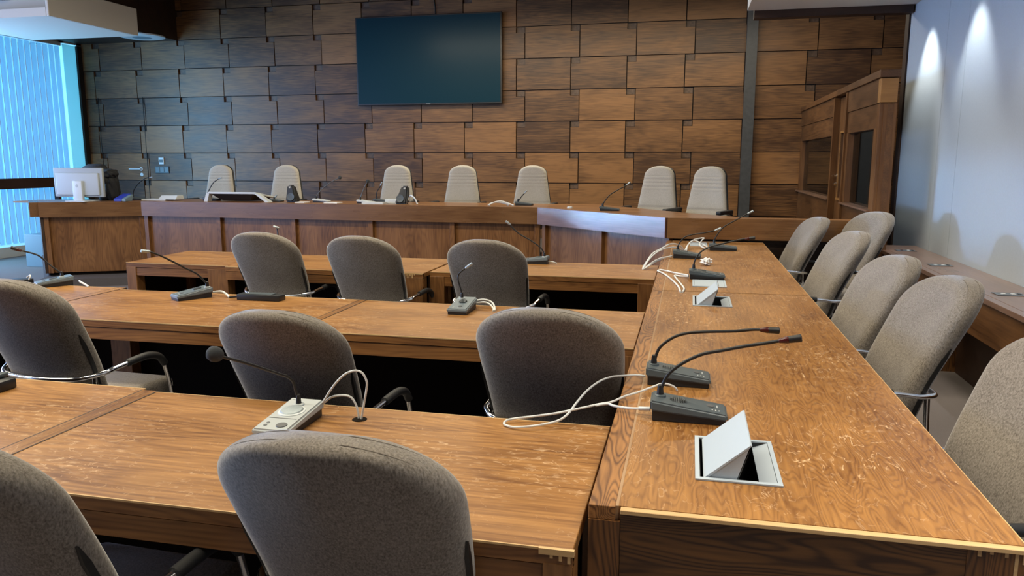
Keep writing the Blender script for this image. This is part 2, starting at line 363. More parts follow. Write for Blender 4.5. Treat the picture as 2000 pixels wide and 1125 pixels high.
# panelled back wall
def back_wall():
    bm = bmesh.new(); lay = bm.faces.layers.float_vector.new('pv')
    def poly(pts, y0, y1, pv, mi):
        a = [bm.verts.new((x, y0, z)) for x, z in pts]; b = [bm.verts.new((x, y1, z)) for x, z in pts]; n = len(pts)
        fs = [bm.faces.new(a), bm.faces.new(b[::-1])]
        for i in range(n): fs.append(bm.faces.new((a[(i+1) % n], a[i], b[i], b[(i+1) % n])))
        for f in fs: f[lay] = pv; f.material_index = mi
    poly([(-10.3, 0), (2.95, 0), (2.95, 4.45), (-10.3, 4.45)], WY, WY+0.2, (0, 0, 0), 1)
    rh = 0.4618; g = 0.007; gz = 0.006
    for r in range(-3, 8):
        z1 = 3.461 - rh*r; z0 = z1 - rh
        if z0 < 0.2: z0 = 0.2
        if z1 < 0.25: continue
        z1 = min(z1, 4.44)
        # rows alternate between joints set left and right
        off = -9.93 if r % 2 == 0 else -10.06
        for k in range(-1, 16):
            xa = off + 0.8275*k; xb = xa + 0.8275
            x0 = max(xa, -10.28) + g; x1 = min(xb, 2.93) - g
            if x1 - x0 < 0.05: continue
            a, b, c, d = x0, x1, z0 + gz, z1 - gz
            pv = (random.random(), random.random(), random.random())
            dep = 0.042 + random.uniform(-0.003, 0.004)
            nw, nh = 0.13, 0.085
            if off > -10 :   # notch in the top right corner
                pts = [(a, c), (b, c), (b, d-nh), (b-nw, d-nh), (b-nw, d), (a, d)] if b - a > 0.3 and xb < 2.9 else [(a, c), (b, c), (b, d), (a, d)]
                sq = (b-nw+0.006, b, d-nh+0.006, d)
            else:
                pts = [(a, c), (b, c), (b, d), (a+nw, d), (a+nw, d-nh), (a, d-nh)] if b - a > 0.3 and xa > -10.2 else [(a, c), (b, c), (b, d), (a, d)]
                sq = (a, a+nw-0.006, d-nh+0.006, d)
            poly(pts, WY-dep, WY-0.002, pv, 0)
            if len(pts) == 6: poly([(sq[0], sq[2]), (sq[1], sq[2]), (sq[1], sq[3]), (sq[0], sq[3])], WY-0.012, WY-0.002, pv, 2)
    bmesh.ops.recalc_face_normals(bm, faces=bm.faces)
    me = bpy.data.meshes.new('wall_back'); bm.to_mesh(me); bm.free()
    for k in ('wall_wood', 'backing', 'notch'): me.materials.append(M[k])
    o = bpy.data.objects.new('wall_back', me); C.objects.link(o); struct(o)
back_wall()
struct(MB().box(0.70, 0.845, WY-0.16, WY-0.03, 0, 4.45).build('trim_1', 'steel'))
# door cut into the panelling at the left
d = struct(MB().box(-9.142, -9.132, WY-0.048, WY-0.03, 0.3, 2.56).box(-10.03, -10.02, WY-0.048, WY-0.03, 0.3, 2.56).build('door_1', 'backing'))
hb = MB().lathe((-9.27, WY-0.04, 1.345), (0, -1, 0), [(0, 0.032), (0.008, 0.032), (0.01, 0.012), (0.045, 0.012)]).tube([(-9.27, WY-0.075, 1.345), (-9.40, WY-0.075, 1.345), (-9.49, WY-0.07, 1.345)], 0.014)
hb.build('door_handle', 'white', d, smooth=True)
MB().lathe((-9.265, WY-0.04, 1.25), (0, -1, 0), [(0, 0.03), (0.008, 0.03), (0.0085, 0.012), (0.012, 0.010)]).build('lock_escutcheon', 'white', d, smooth=True)
# bulkhead above the left part of the wall
struct(MB().box(-10.6, -8.385, 9.9, WY, 3.455, 4.45).build('trim_2', 'dark_wood'))
# right wall: pale cladding with seams, wood trim at its far end
ys = [-3.2, 0.9, 2.1, 3.3, 4.5, 6.528, 7.012, 8.17]
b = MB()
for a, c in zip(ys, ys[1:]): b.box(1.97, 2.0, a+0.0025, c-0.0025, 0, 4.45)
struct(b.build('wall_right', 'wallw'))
struct(MB().box(2.0, 2.2, -3.2, 8.17, 0, 4.45).build('trim_3', 'backing'))
struct(MB().box(1.955, 2.2, 8.175, 8.30, 0, 4.45).build('trim_4', 'dark_wood'))
struct(MB().box(2.95, 3.1, 8.17, WY+0.2, 0, 4.45).build('wall_passage', 'dark_wood'))
# left window wall: sill, blinds, jamb, outer wall
struct(MB().box(-10.95, -10.3, -3.2, 9.2, 0, 0.2).box(-10.8, -10.3, 9.2, 11.3, 0, 0.16).build('trim_5', 'white'))
struct(MB().box(-10.95, -10.3, -3.2, 9.4, 3.43, 4.45).box(-10.95, -10.3, 9.4, 11.3, 3.43, 4.45).build('wall_left', 'soffit'))
struct(MB().box(-10.95, -10.3, WY-0.12, WY+0.2, 0, 4.45).build('wall_jamb', 'jamb'))
struct(MB().box(-10.95, -10.3, 11.2, WY, 3.43, 4.45).build('wall_lintel', 'soffit'))
struct(MB().box(-10.315, -10.31, 11.28, WY-0.12, 0.1, 3.41).build('window_1', 'sheer'))
struct(MB().box(-10.32, -10.27, 11.56, WY-0.04, 0.1, 3.41).build('trim_6', 'backing'))
# cream duct casing hanging below the ceiling at the left, with a lamp slot
sf = MB().box(-9.3, -7.582, 8.131, 9.60, 3.2, 3.24).box(-7.58, -7.54, 8.09, 9.64, 3.2, 3.56, 0.008).box(-9.3, -7.582, 9.601, 9.64, 3.2, 3.5)
sf.box(-9.3, -7.582, 8.09, 8.129, 3.2, 3.30).box(-9.3, -7.6, 8.35, 8.4, 3.24, 3.5)
duct = thing('ceiling_duct', (-8.4, 8.9, 3.2), 'cream boxed ceiling duct hanging in the upper left corner above the blinds', 'ceiling casing')
sf.build('casing', 'soffit', duct, (-8.4, 8.9, 3.2))
gb = MB()
for i in range(9): gb.box(-8.62+i*0.035, -8.605+i*0.035, 8.15, 8.34, 3.46, 3.52)
gb.box(-8.66, -8.26, 8.14, 8.35, 3.52, 3.56)
gb.build('lamp_louvre', 'mark', duct, (-8.4, 8.9, 3.2))
MB().box(-9.3, -7.6, 8.4, 9.6, 3.50, 3.56).build('lid_panel', 'soffit', duct, (-8.4, 8.9, 3.2))
dif = thing('ceiling_diffuser', (-8.62, 11.1, 3.455), 'round white ceiling diffuser with a blue centre beside the cream duct', 'ceiling vent')
MB().lathe((-8.62, 11.1, 3.455), (0, 0, -1), [(0, 0.34), (0.02, 0.34), (0.035, 0.26), (0.03, 0.22)], 40).build('ring', 'white', dif, (-8.62, 11.1, 3.455), True)
MB().lathe((-8.62, 11.1, 3.455), (0, 0, -1), [(0.0, 0.21), (0.028, 0.21), (0.034, 0.02)], 40).build('centre_disc', 'pcbox', dif, (-8.62, 11.1, 3.455), True)
# dropped soffit at the right
struct(MB().box(0.545, 1.955, 8.035, 8.16, 2.845, 3.1).build('gap_shade_board', 'dark_wood'))  # dark board added to stand for the shaded gap behind the soffit
struct(MB().box(0.48, 1.968, -3.2, 8.03, 2.915, 3.2).build('trim_7', 'soffit'))

# blinds
bl = thing('vertical_blind', (-10.3, 10.3, 3.4), 'tall blue-lit vertical slat blind covering the window at the far left', 'blind')
MB().box(-10.36, -10.26, 9.1, 11.2, 3.37, 3.43, 0.005).build('head_rail', 'white', bl, (-10.3, 10.3, 3.4))
def slat(y, ang):
    s = MB(); n = 6; W = 0.129
    pts = []
    for i in range(n+1):
        t = (i/n - 0.5)*W; bow = 0.018*(1 - (2*i/n - 1)**2)
        pts.append((-10.31 + math.sin(ang)*t + math.cos(ang)*bow, y + math.cos(ang)*t - math.sin(ang)*bow))
    a = [s.bm.verts.new((x, yy, 0.2)) for x, yy in pts]; c = [s.bm.verts.new((x, yy, 3.36)) for x, yy in pts]
    for i in range(n): s.bm.faces.new((a[i], a[i+1], c[i+1], c[i]))
    return s
y = 9.15
while y < 11.2:
    slat(y, math.radians(-9 + random.uniform(-1, 1))).build('slat', 'slat', bl, (-10.3, 10.3, 3.4), True)
    y += 0.118
rl = thing('hand_rail', (-10.05, 8, 0), 'dark brown wooden rail board running in front of the blue blinds', 'rail')
MB().box(-10.12, -10.08, 6.0, 10.9, 1.06, 1.22, 0.004).build('board', 'rail_wood', rl, (-10.05, 8, 0))
MB().box(-10.2, -10.12, 6.5, 6.56, 0, 1.15).build('post', 'rail_wood', rl, (-10.05, 8, 0))
MB().box(-10.2, -10.12, 10.7, 10.76, 0, 1.15).build('post', 'rail_wood', rl, (-10.05, 8, 0))

# platform of the dais and its step
DF = [(-7.575, 7.70), (-6.56, 8.215), (-1.566, 8.10), (-0.178, 6.88), (1.49, 6.90)]
def inset(pl, d):   # shift a polyline to its left by d
    out = []
    for i, p in enumerate(pl):
        a = Vector(pl[max(i-1, 0)]); b_ = Vector(p); c = Vector(pl[min(i+1, len(pl)-1)])
        t1 = (b_-a) if i else (c-b_); t2 = (c-b_) if i < len(pl)-1 else (b_-a)
        n1 = Vector((-t1.y, t1.x)).normalized(); n2 = Vector((-t2.y, t2.x)).normalized(); m_ = (n1+n2).normalized()
        out.append(tuple(b_ + m_*d/max(0.3, m_.dot(n1))))
    return out
pf = inset(DF, 0.10)
struct(MB().prism(pf + [(2.9, 7.0+0.0), (2.9, WY-0.03), (-8.0, WY-0.03), (-8.0, 8.1)], 0.0, 0.30).build('trim_8', 'plat'))
st = inset(DF[:3], -0.27)
struct(MB().prism(st + [pf[2], pf[1], pf[0]], 0.0, 0.10).build('trim_9', 'plat'))

# ------------------------------------------------------------------ dais desk
dd = thing('dais_desk', (-3, 8, 0), 'long raised angled wooden dais desk with recessed front panels before the screen wall', 'desk')
O = (-3, 8, 0)
back = [(1.49, 7.03), (0.47, 7.05), (-0.02, 7.55), (-0.50, 8.15), (-1.0, 8.74), (-6.3, 8.86), (-8.10, 8.22)]
MB().prism(DF + back, 0.97, 1.0).build('desktop', 'desk_top', dd, O)
for i, (p, q) in enumerate(zip(DF, DF[1:])):
    P = Vector((*p, 0)); Q = Vector((*q, 0)); t = (Q-P).normalized(); nn = Vector((t.y, -t.x, 0))
    o = MB().extr([P + nn*0.0 + Vector((0,0,0.82)), Q + Vector((0,0,0.82)), Q + Vector((0,0,0.999)), P + Vector((0,0,0.999))], nn*0.03).build('fascia_board', 'desk_x' if i != 2 else 'desk_gloss', dd, (0, 0, 0))
    # local frame so that the grain follows the board
    me = o.data; ang = math.atan2(t.y, t.x)
    Mx = Matrix.Rotation(-ang, 4, 'Z') @ Matrix.Translation(-P); me.transform(Mx)
    o.location = P - Vector(O); o.rotation_euler = (0, 0, ang)
    L = (Q-P).length
    if i < 3:
        ins = -0.055
        pan = MB().box(0.0, L, 0.055, 0.075, 0.14, 0.82).build('front_panel', 'desk_z', dd)
        pan.location = P - Vector(O); pan.rotation_euler = (0, 0, ang)
        if i == 0: posts = [0.03, L-0.05]
        elif i == 1: posts = [0.0, 1.02, 2.02, 3.0, 3.98, L-0.05]
        else: posts = [0.04, 0.93, L-0.04]
        for k, x in enumerate(posts):
            ps = MB().box(x, x+0.055, 0.012, 0.06, 0.14, 0.82, 0.002).build('panel_post', 'desk_z', dd)
            ps.location = P - Vector(O); ps.rotation_euler = (0, 0, ang)
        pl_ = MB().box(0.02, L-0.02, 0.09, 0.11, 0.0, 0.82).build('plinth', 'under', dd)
        pl_.location = P - Vector(O); pl_.rotation_euler = (0, 0, ang)
    else:
        pan = MB().box(0.0, L, 0.09, 0.11, 0.0, 0.82).build('front_panel', 'dark_wood', dd)
        pan.location = P - Vector(O); pan.rotation_euler = (0, 0, ang)
# left end of the desk
e0 = Vector((-7.575, 7.70, 0)); e1 = Vector((-8.10, 8.22, 0)); te = (e1-e0).normalized(); ne = Vector((-te.y, te.x, 0))
MB().extr([e0 + te*0.0 + Vector((0,0,0.14)), e1 + Vector((0,0,0.14)), e1 + Vector((0,0,0.97)), e0 + Vector((0,0,0.97))], -ne*0.03).build('end_panel', 'dark_wood', dd, O)
MB().extr([e0 + te*0.10 + ne*0.002 + Vector((0,0,0.82)), e1 + ne*0.002 + Vector((0,0,0.82)), e1 + ne*0.002 + Vector((0,0,0.995)), e0 + te*0.10 + ne*0.002 + Vector((0,0,0.995))], ne*0.10).build('end_fascia', 'desk_x', dd, O)
MB().box(-8.62, -8.2, 8.36, 8.56, 0.95, 0.968).build('side_shelf', 'booth_light', dd, O)

# ------------------------------------------------------------------ row tables
def row_table(label, x0, x1, y0, y1, posts, zt=0.75, strip=None, endpost=None):
    org = ((x0+x1)/2, (y0+y1)/2, 0)
    t = thing('row_table', org, label, 'table', 'wooden tables in three rows')
    MB().box(x0, x1, y0+0.004, y1-0.004, zt-0.03, zt, 0.0015, 1).build('tabletop', 'top_x', t, org)
    MB().box(x0, x1, y0, y0+0.004, zt-0.004, zt+0.0005).box(x0, x1, y1-0.004, y1, zt-0.004, zt+0.0005).build('edge_strip', 'chip', t, org)
    MB().box(x0, x1, y0+0.0015, y0+0.02, zt-0.034, zt-0.0045).box(x0, x1, y0+0.006, y0+0.026, zt-0.095, zt-0.038).build('apron', 'edge_x', t, org)
    MB().box(x0, x1, y0+0.012, y0+0.02, zt-0.04, zt-0.032).build('groove', 'under', t, org)
    for a, c in posts:
        MB().box(a, c, y0+0.0005, y0+0.09, 0, zt-0.031, 0.002).build('leg', 'leg_z', t, org)
        MB().box(a, c, y1-0.12, y1-0.045, 0, zt-0.031, 0.002).build('leg', 'leg_z', t, org)
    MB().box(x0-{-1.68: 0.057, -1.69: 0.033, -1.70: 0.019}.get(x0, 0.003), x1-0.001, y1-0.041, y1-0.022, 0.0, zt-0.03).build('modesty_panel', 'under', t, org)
    if x0 in (-3.23, -4.75, -4.06): MB().box(x0+0.02, x0+0.045, y0+0.09, y1-0.12, 0.02, zt-0.031).build('light_stop_board', 'under', t, org)  # board added to keep window light out from under the table
    if strip:
        for gx in (strip[0]-0.005, strip[1]-0.001): MB().box(gx, gx+0.0055, y0+0.003, y1+0.003, zt-0.01, zt+0.0012).build('strip_groove', 'dark_wood', t, org)
    if strip: MB().box(strip[0], strip[1], y0+0.004, y1+0.006, zt-0.01, zt+0.0012, 0.0005, 1).build('joint_strip', 'top_y', t, org)
    return t
row_table('front row wooden table beside the long table, with white microphone on it', -1.68, -0.195, 1.376, 2.10, [(-0.255, -0.197)], strip=(-1.735, -1.68))
row_table('front row wooden table at the lower left corner with a black device on it', -3.23, -1.738, 1.40, 2.125, [(-3.23, -3.06)])
row_table('middle row wooden table that butts against the long table, dark grey microphone on it', -1.69, -0.195, 3.037, 3.80, [(-0.28, -0.197)], strip=(-1.722, -1.685))
row_table('middle row wooden table with a microphone and a black power unit on it', -3.235, -1.724, 3.037, 3.81, [(-3.23, -3.1)])
row_table('middle row wooden table furthest left, mostly behind a taupe chair', -4.75, -3.24, 3.05, 3.86, [(-4.74, -4.6)], strip=(-3.29, -3.24))
row_table('third row wooden table beside the long table, with reddish sheen on its top', -1.70, -0.195, 4.90, 5.56, [(-1.70, -1.60), (-0.30, -0.20)])
row_table('third row middle wooden table with a splintered front corner', -3.21, -1.72, 4.82, 5.56, [(-1.90, -1.725)])
row_table('third row wooden table furthest left, short with an open end before the dais desk', -4.06, -3.215, 4.86, 5.60, [(-4.06, -3.98), (-3.38, -3.22)])
# splinters on the corner of the middle table of row three
tb = bpy.data.objects['row_table.006']
sb = MB()
for x, h in ((-1.86, 0.012), (-1.845, 0.02), (-1.832, 0.03), (-1.815, 0.018), (-1.80, 0.03), (-1.785, 0.01)):
    sb.box(x, x+0.008, 4.8175, 4.821, 0.745-h, 0.75)
sb.box(-1.92, -1.725, 4.8172, 4.821, 0.741, 0.751)
sb.build('splintered_edge', 'chip', tb, tuple(tb.location))
tb = bpy.data.objects['row_table']
sb = MB()
for x, h in ((-0.24, 0.008), (-0.222, 0.012), (-0.205, 0.016)): sb.box(x, x+0.006, 1.3715, 1.3745, 0.74-h, 0.745)
sb.box(-0.262, -0.192, 1.371, 1.38, 0.739, 0.7515)
sb.build('splintered_edge', 'chip', tb, tuple(tb.location))

# ------------------------------------------------------------------ long table
def slab(mb, x0, x1, y0, y1, z0, z1, holes):
    xs = sorted({x0, x1, *[h[0] for h in holes], *[h[1] for h in holes]}); ys_ = sorted({y0, y1, *[h[2] for h in holes], *[h[3] for h in holes]})
    solid = lambda i, j: 0 <= i < len(xs)-1 and 0 <= j < len(ys_)-1 and not any(h[0]-1e-6 <= xs[i] and xs[i+1] <= h[1]+1e-6 and h[2]-1e-6 <= ys_[j] and ys_[j+1] <= h[3]+1e-6 for h in holes)
    q = lambda *p: mb.bm.faces.new([mb.bm.verts.new(v) for v in p])
    for i in range(len(xs)-1):
        for j in range(len(ys_)-1):
            if not solid(i, j): continue
            a, b_, c, d_ = xs[i], xs[i+1], ys_[j], ys_[j+1]
            q((a,c,z1),(b_,c,z1),(b_,d_,z1),(a,d_,z1)); q((a,d_,z0),(b_,d_,z0),(b_,c,z0),(a,c,z0))
            if not solid(i-1, j): q((a,d_,z0),(a,c,z0),(a,c,z1),(a,d_,z1))
            if not solid(i+1, j): q((b_,c,z0),(b_,d_,z0),(b_,d_,z1),(b_,c,z1))
            if not solid(i, j-1): q((a,c,z0),(b_,c,z0),(b_,c,z1),(a,c,z1))
            if not solid(i, j+1): q((b_,d_,z0),(a,d_,z0),(a,d_,z1),(b_,d_,z1))
    return mb
H1 = (0.046, 0.212, 1.668, 1.92); H2 = (0.046, 0.212, 3.775, 4.03)
def long_table(label, y0, y1, holes, near):
    org = (0.22, (y0+y1)/2, 0); zt = 0.80; X0, X1 = -0.179, 0.628
    t = thing('long_table', org, label, 'table', 'long side table in two lengths')
    slab(MB(), X0+0.061, X1, y0+0.006, y1-0.002, zt-0.03, zt, holes).build('tabletop', 'top_y', t, org)
    MB().box(X0, X0+0.055, y0, y1-0.002, zt-0.03, zt, 0.001, 1).build('border_strip', 'strip_y', t, org)
    MB().box(X0+0.055, X0+0.0612, y0+0.004, y1-0.002, zt-0.03, zt+0.0006).build('inlay_line', 'inlay', t, org)
    MB().box(X0+0.061, X1, y1-0.006, y1-0.002, zt-0.02, zt+0.0006).build('joint_line', 'inlay', t, org)
    MB().box(X1, X1+0.003, y0, y1, zt-0.028, zt-0.001).build('edge_strip', 'chip_y', t, org)
    MB().box(X1-0.03, X1-0.004, y0+0.05, y1, zt-0.13, zt-0.03).build('side_apron', 'strip_y', t, org)
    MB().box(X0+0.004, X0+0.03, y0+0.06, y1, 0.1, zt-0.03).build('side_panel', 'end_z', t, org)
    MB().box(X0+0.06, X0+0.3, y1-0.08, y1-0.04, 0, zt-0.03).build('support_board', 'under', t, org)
    if near:
        MB().box(X0+0.066, X1+0.004, y0-0.012, y0+0.006, zt-0.010, zt-0.0012, 0.0008, 1).build('chipped_front_edge', 'chip', t, org)
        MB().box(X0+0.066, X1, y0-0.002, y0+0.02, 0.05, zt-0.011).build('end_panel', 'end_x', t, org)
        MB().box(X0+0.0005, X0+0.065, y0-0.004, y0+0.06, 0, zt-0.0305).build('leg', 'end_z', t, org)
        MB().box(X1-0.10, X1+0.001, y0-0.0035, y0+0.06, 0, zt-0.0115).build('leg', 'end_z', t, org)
        s = MB()
        for x, h in ((0.545, 0.012), (0.565, 0.006), (0.59, 0.009), (0.607, 0.045), (0.62, 0.02)): s.box(x, x+0.006, y0-0.0055, y0-0.0035, zt-0.012-h, zt-0.01)
        s.build('splinters', 'chip', t, org)
    else:
        MB().box(X0+0.0005, X0+0.065, y1-0.12, y1-0.05, 0, zt-0.0305).build('leg', 'end_z', t, org)
        MB().box(X1-0.065, X1-0.035, y1-0.12, y1-0.05, 0, zt-0.0305).build('leg', 'end_z', t, org)
    return t
long_table('near length of the long scratched oak side table, two close dark microphones on it', 1.483, 4.185, [H1, H2], True)
long_table('far length of the long oak side table, reaching the dais desk front', 4.19, 6.865, [], False)

def cable_box(label, x0, x1, y0, y1, opened):
    org = ((x0+x1)/2, (y0+y1)/2, 0.80)
    t = thing('cable_box', org, label, 'cable box', 'grey flip-lid boxes in the long table')
    z = 0.8008
    f = MB()
    slab(f, x0, x1, y0, y1, z, z+0.0035, [(x0+0.01, x1-0.01, y0+0.012, y1-0.012)])
    f.build('frame', 'lidgrey', t, org)
    a, b_, c, d_ = x0+0.01, x1-0.01, y0+0.012, y1-0.012
    if opened:
        w_ = MB(); slab(w_, a, b_, c, d_, 0.70, 0.8, [(a+0.002, b_-0.002, c+0.002, d_-0.002)]).box(a, b_, c, d_, 0.695, 0.70)
        w_.build('bin', 'blackp', t, org)
        MB().extr([(b_-0.036, c+0.003, z-0.012), (b_-0.001, c+0.003, z+0.002), (b_-0.001, c+0.003, z-0.004), (b_-0.034, c+0.003, z-0.016)], (0, d_-c-0.006, 0)).build('sloped_flap', 'lidgrey', t, org)
        hx, ux, uz = a+0.008, a+0.105, z+0.084
        lid = MB().extr([(hx, c+0.002, z), (ux, c+0.002, uz), (ux+0.003, c+0.002, uz-0.002), (hx+0.004, c+0.002, z-0.003)], (0, d_-c-0.004, 0)).build('lid', 'lidgrey', t, org)
        MB().extr([(hx+0.004, c+0.004, z-0.003), (ux+0.002, c+0.004, uz-0.004), (ux-0.026, c+0.004, z-0.003)], (0, 0.003, 0)).build('lid_cheek', 'lidgrey', lid)
        MB().extr([(hx+0.004, d_-0.007, z-0.003), (ux+0.002, d_-0.007, uz-0.004), (ux-0.026, d_-0.007, z-0.003)], (0, 0.003, 0)).build('lid_cheek', 'lidgrey', lid)
        MB().extr([(ux+0.002, c+0.004, uz-0.004), (ux-0.024, c+0.004, z-0.003), (ux-0.027, c+0.004, z-0.003), (ux-0.001, c+0.004, uz-0.004)], (0, d_-c-0.008, 0)).build('socket_panel', 'dgrey', lid)
        for o in lid.children:
            for v in o.data.vertices: v.co -= Vector(org)
    else:
        MB().box(a+0.001, b_-0.035, c+0.001, d_-0.001, z, z+0.004).build('lid', 'lidgrey', t, org)
        MB().box(b_-0.032, b_-0.001, c+0.001, d_-0.001, z, z+0.0025).build('flap', 'lidgrey', t, org)
    return t
cable_box('open grey cable box with raised lid at the near end of the long table', 0.036, 0.222, 1.656, 1.932, True)
cable_box('open grey cable box with raised lid halfway along, by the table joint', 0.036, 0.222, 3.763, 4.042, True)
cable_box('closed grey cable box in the table just before the middle dark microphone', 0.036, 0.222, 4.352, 4.60, False)
cable_box('closed grey cable box at the far end beside the furthest microphone', 0.020, 0.160, 6.45, 6.72, False)

# ------------------------------------------------------------------ microphones
def mic(label, rear, rz, neck, L=0.20, W=0.105, Hr=0.058, Hf=0.030, style='dark', head='tube', group='dark microphones on the long table', r=0.0048, detail=True):
    z0 = rear[2]
    t = thing('desk_microphone', rear, label, 'microphone', group, rz)
    top = {'dark': 'dgrey', 'white': 'lgrey', 'pale': 'white', 'grey': 'mgrey'}[style]; low = 'blackp'
    h = W/2; i_ = 0.006
    MB().hexa([(i_, -h+i_, 0), (L-i_, -h+i_, 0), (L-i_, h-i_, 0), (i_, h-i_, 0), (i_, -h+i_, Hr*0.55), (L-i_, -h+i_, Hf*0.5), (L-i_, h-i_, Hf*0.5), (i_, h-i_, Hr*0.55)], 0.002).build('lower_body', low, t, smooth=True)
    tb_ = MB().hexa([(0, -h, Hr*0.5), (L, -h, Hf*0.42), (L, h, Hf*0.42), (0, h, Hr*0.5), (0, -h+0.002, Hr), (L-0.002, -h+0.002, Hf), (L-0.002, h-0.002, Hf), (0, h-0.002, Hr)], 0.005).build('top_body', top, t, smooth=True)
    sl = (Hf-Hr)/L; nrm = Vector((-sl, 0, 1)).normalized()
    P = lambda x, y, o=0: Vector((x, y, Hr + sl*x)) + nrm*o
    inv = Matrix.Rotation(-rz, 3, 'Z'); R0 = Vector(rear)
    nk = [inv @ (Vector(p) - R0) for p in neck]
    n0 = nk[0]
    if detail:
        MB().lathe(P(n0.x, n0.y, -0.003), (0, 0, 1), [(0, 0.017), (0.006, 0.016), (0.008, 0.012)], 20).build('neck_collar', 'dgrey' if style == 'dark' else 'lgrey', t, smooth=True)
        gx = n0.x + (0.047 if style != 'white' else 0.045)
        if style == 'white':
            MB().lathe(P(gx, 0, -0.002), nrm, [(0, 0.040), (0.004, 0.038), (0.005, 0.034)], 36).build('speaker_rim', 'white', tb_, smooth=True)
            MB().lathe(P(gx, 0, -0.002), nrm, [(0.004, 0.034), (0.008, 0.030), (0.009, 0.01)], 36).build('speaker_grille', 'sgrille', tb_, smooth=True)
            MB().lathe(P(L-0.036, 0.020, -0.001), nrm, [(0, 0.0165), (0.003, 0.015)], 24).build('talk_button', 'button', tb_, smooth=True)
            for yy, xx in ((-0.026, L-0.030), (-0.026, L-0.046)): MB().lathe(P(xx, yy, -0.001), nrm, [(0, 0.0055), (0.002, 0.005)], 16).build('small_button', 'button', tb_, smooth=True)
            pts = [P(gx+0.05, -0.042, 0.0004), P(gx+0.05, 0.042, 0.0004), P(gx+0.052, 0.042, 0.0004), P(gx+0.052, -0.042, 0.0004)]
            MB().extr(pts, nrm*0.0004).build('panel_line', 'button', tb_)
            MB().extr([P(0.012, -0.02, 0.0004), P(0.012, -0.04, 0.0004), P(0.018, -0.04, 0.0004), P(0.018, -0.02, 0.0004)], nrm*0.0003).build('name_badge', 'sgrille', tb_)
        else:
            g = MB()
            for k in range(9):
                x = gx - 0.02 + k*0.005; hh = 0.022*math.sqrt(max(0.05, 1 - ((k-4)/4.6)**2))
                g.hexa([P(x, -hh, -0.001), P(x+0.003, -hh, -0.001), P(x+0.003, hh, -0.001), P(x, hh, -0.001), P(x, -hh*0.8, 0.006), P(x+0.003, -hh*0.8, 0.006), P(x+0.003, hh*0.8, 0.006), P(x, hh*0.8, 0.006)])
            g.build('speaker_grille', 'grille', tb_)
            MB().lathe(P(L-0.045, 0.006, -0.001), nrm, [(0, 0.0105), (0.003, 0.010)], 24).build('talk_button', 'button', tb_, smooth=True)
            mk = MB(); mk.extr([P(L-0.028, -0.002, 0.0003), P(L-0.028, 0.02, 0.0003), P(L-0.026, 0.02, 0.0003), P(L-0.026, -0.002, 0.0003)], nrm*0.0006)
            for k in range(3): mk.extr([P(L-0.042+k*0.009, -0.028-0.0*k, 0.0003), P(L-0.042+k*0.009, -0.022, 0.0003), P(L-0.039+k*0.009, -0.022, 0.0003), P(L-0.039+k*0.009, -0.028, 0.0003)], nrm*0.0006)
            mk.build('white_symbols', 'mark', tb_)
    base = P(n0.x, n0.y, -0.004)
    pts = [base, base + Vector((0, 0, 0.02))] + nk[1:]
    MB().tube(pts, r, 10, 6).build('gooseneck', 'rubber' if style != 'pale' else 'button', t, smooth=True)
    MB().lathe(base, (0, 0, 1), [(0, r*2.2), (0.012, r*2.0), (0.034, r*1.5), (0.036, r)], 16).build('strain_relief', 'rubber', t, smooth=True)
    e = nk[-1]; dr = (nk[-1]-nk[-2]).normalized()
    if head == 'ball':
        MB().lathe(e, dr, [(-0.022, 0.008), (-0.017, 0.014), (-0.008, 0.019), (0.003, 0.021), (0.014, 0.018), (0.022, 0.009), (0.024, 0.001)], 28).build('foam_windscreen', 'foam', t, smooth=True)
    elif head == 'small_ball':
        MB().lathe(e, dr, [(-0.02, 0.008), (-0.012, 0.017), (0, 0.021), (0.012, 0.017), (0.02, 0.005)], 18).build('foam_windscreen', 'foam', t, smooth=True)
    elif head == 'silver':
        MB().lathe(e, dr, [(-0.045, r*1.05), (-0.035, 0.0075), (0.0, 0.0085), (0.002, 0.006)], 18).build('capsule', 'sgrille', t, smooth=True)
    else:
        MB().lathe(e, dr, [(-0.052, r*1.05), (-0.034, 0.0095), (-0.002, 0.0105), (0.0, 0.008)], 22).build('capsule', 'rubber', t, smooth=True)
        MB().lathe(e, dr, [(-0.058, r*1.02), (-0.056, r*1.3), (-0.036, 0.0100), (-0.033, 0.0098)], 22).build('light_ring', 'redring', t, smooth=True)
    return t
G1 = 'dark microphones on the long table'
mic('dark grey gooseneck microphone nearest the camera on the long table, beside the open box', (-0.083, 2.078, 0.80), 0, [(-0.058, 2.09, 0.852), (-0.055, 2.09, 0.879), (-0.039, 2.09, 0.916), (-0.004, 2.089, 0.949), (0.048, 2.087, 0.979), (0.1, 2.086, 0.993), (0.156, 2.084, 1.008), (0.214, 2.082, 1.021), (0.252, 2.081, 1.03), (0.301, 2.079, 1.04)], L=0.205)
mic('dark grey gooseneck microphone just behind the nearest one, neck bent level to the right', (-0.113, 2.415, 0.80), 0, [(-0.09, 2.42, 0.854), (-0.088, 2.42, 0.871), (-0.075, 2.42, 0.909), (-0.041, 2.42, 0.941), (0.001, 2.42, 0.96), (0.062, 2.42, 0.969), (0.154, 2.42, 0.976), (0.215, 2.42, 0.984), (0.285, 2.42, 0.984)], L=0.20)
mic('dark gooseneck microphone in front of the crumpled tissue on the long table', (0.015, 4.67, 0.80), 0, [(0.042, 4.67, 0.855), (0.046, 4.67, 0.904), (0.071, 4.67, 0.951), (0.118, 4.67, 0.986), (0.204, 4.67, 1.013), (0.313, 4.67, 1.041), (0.384, 4.67, 1.05)], L=0.21)
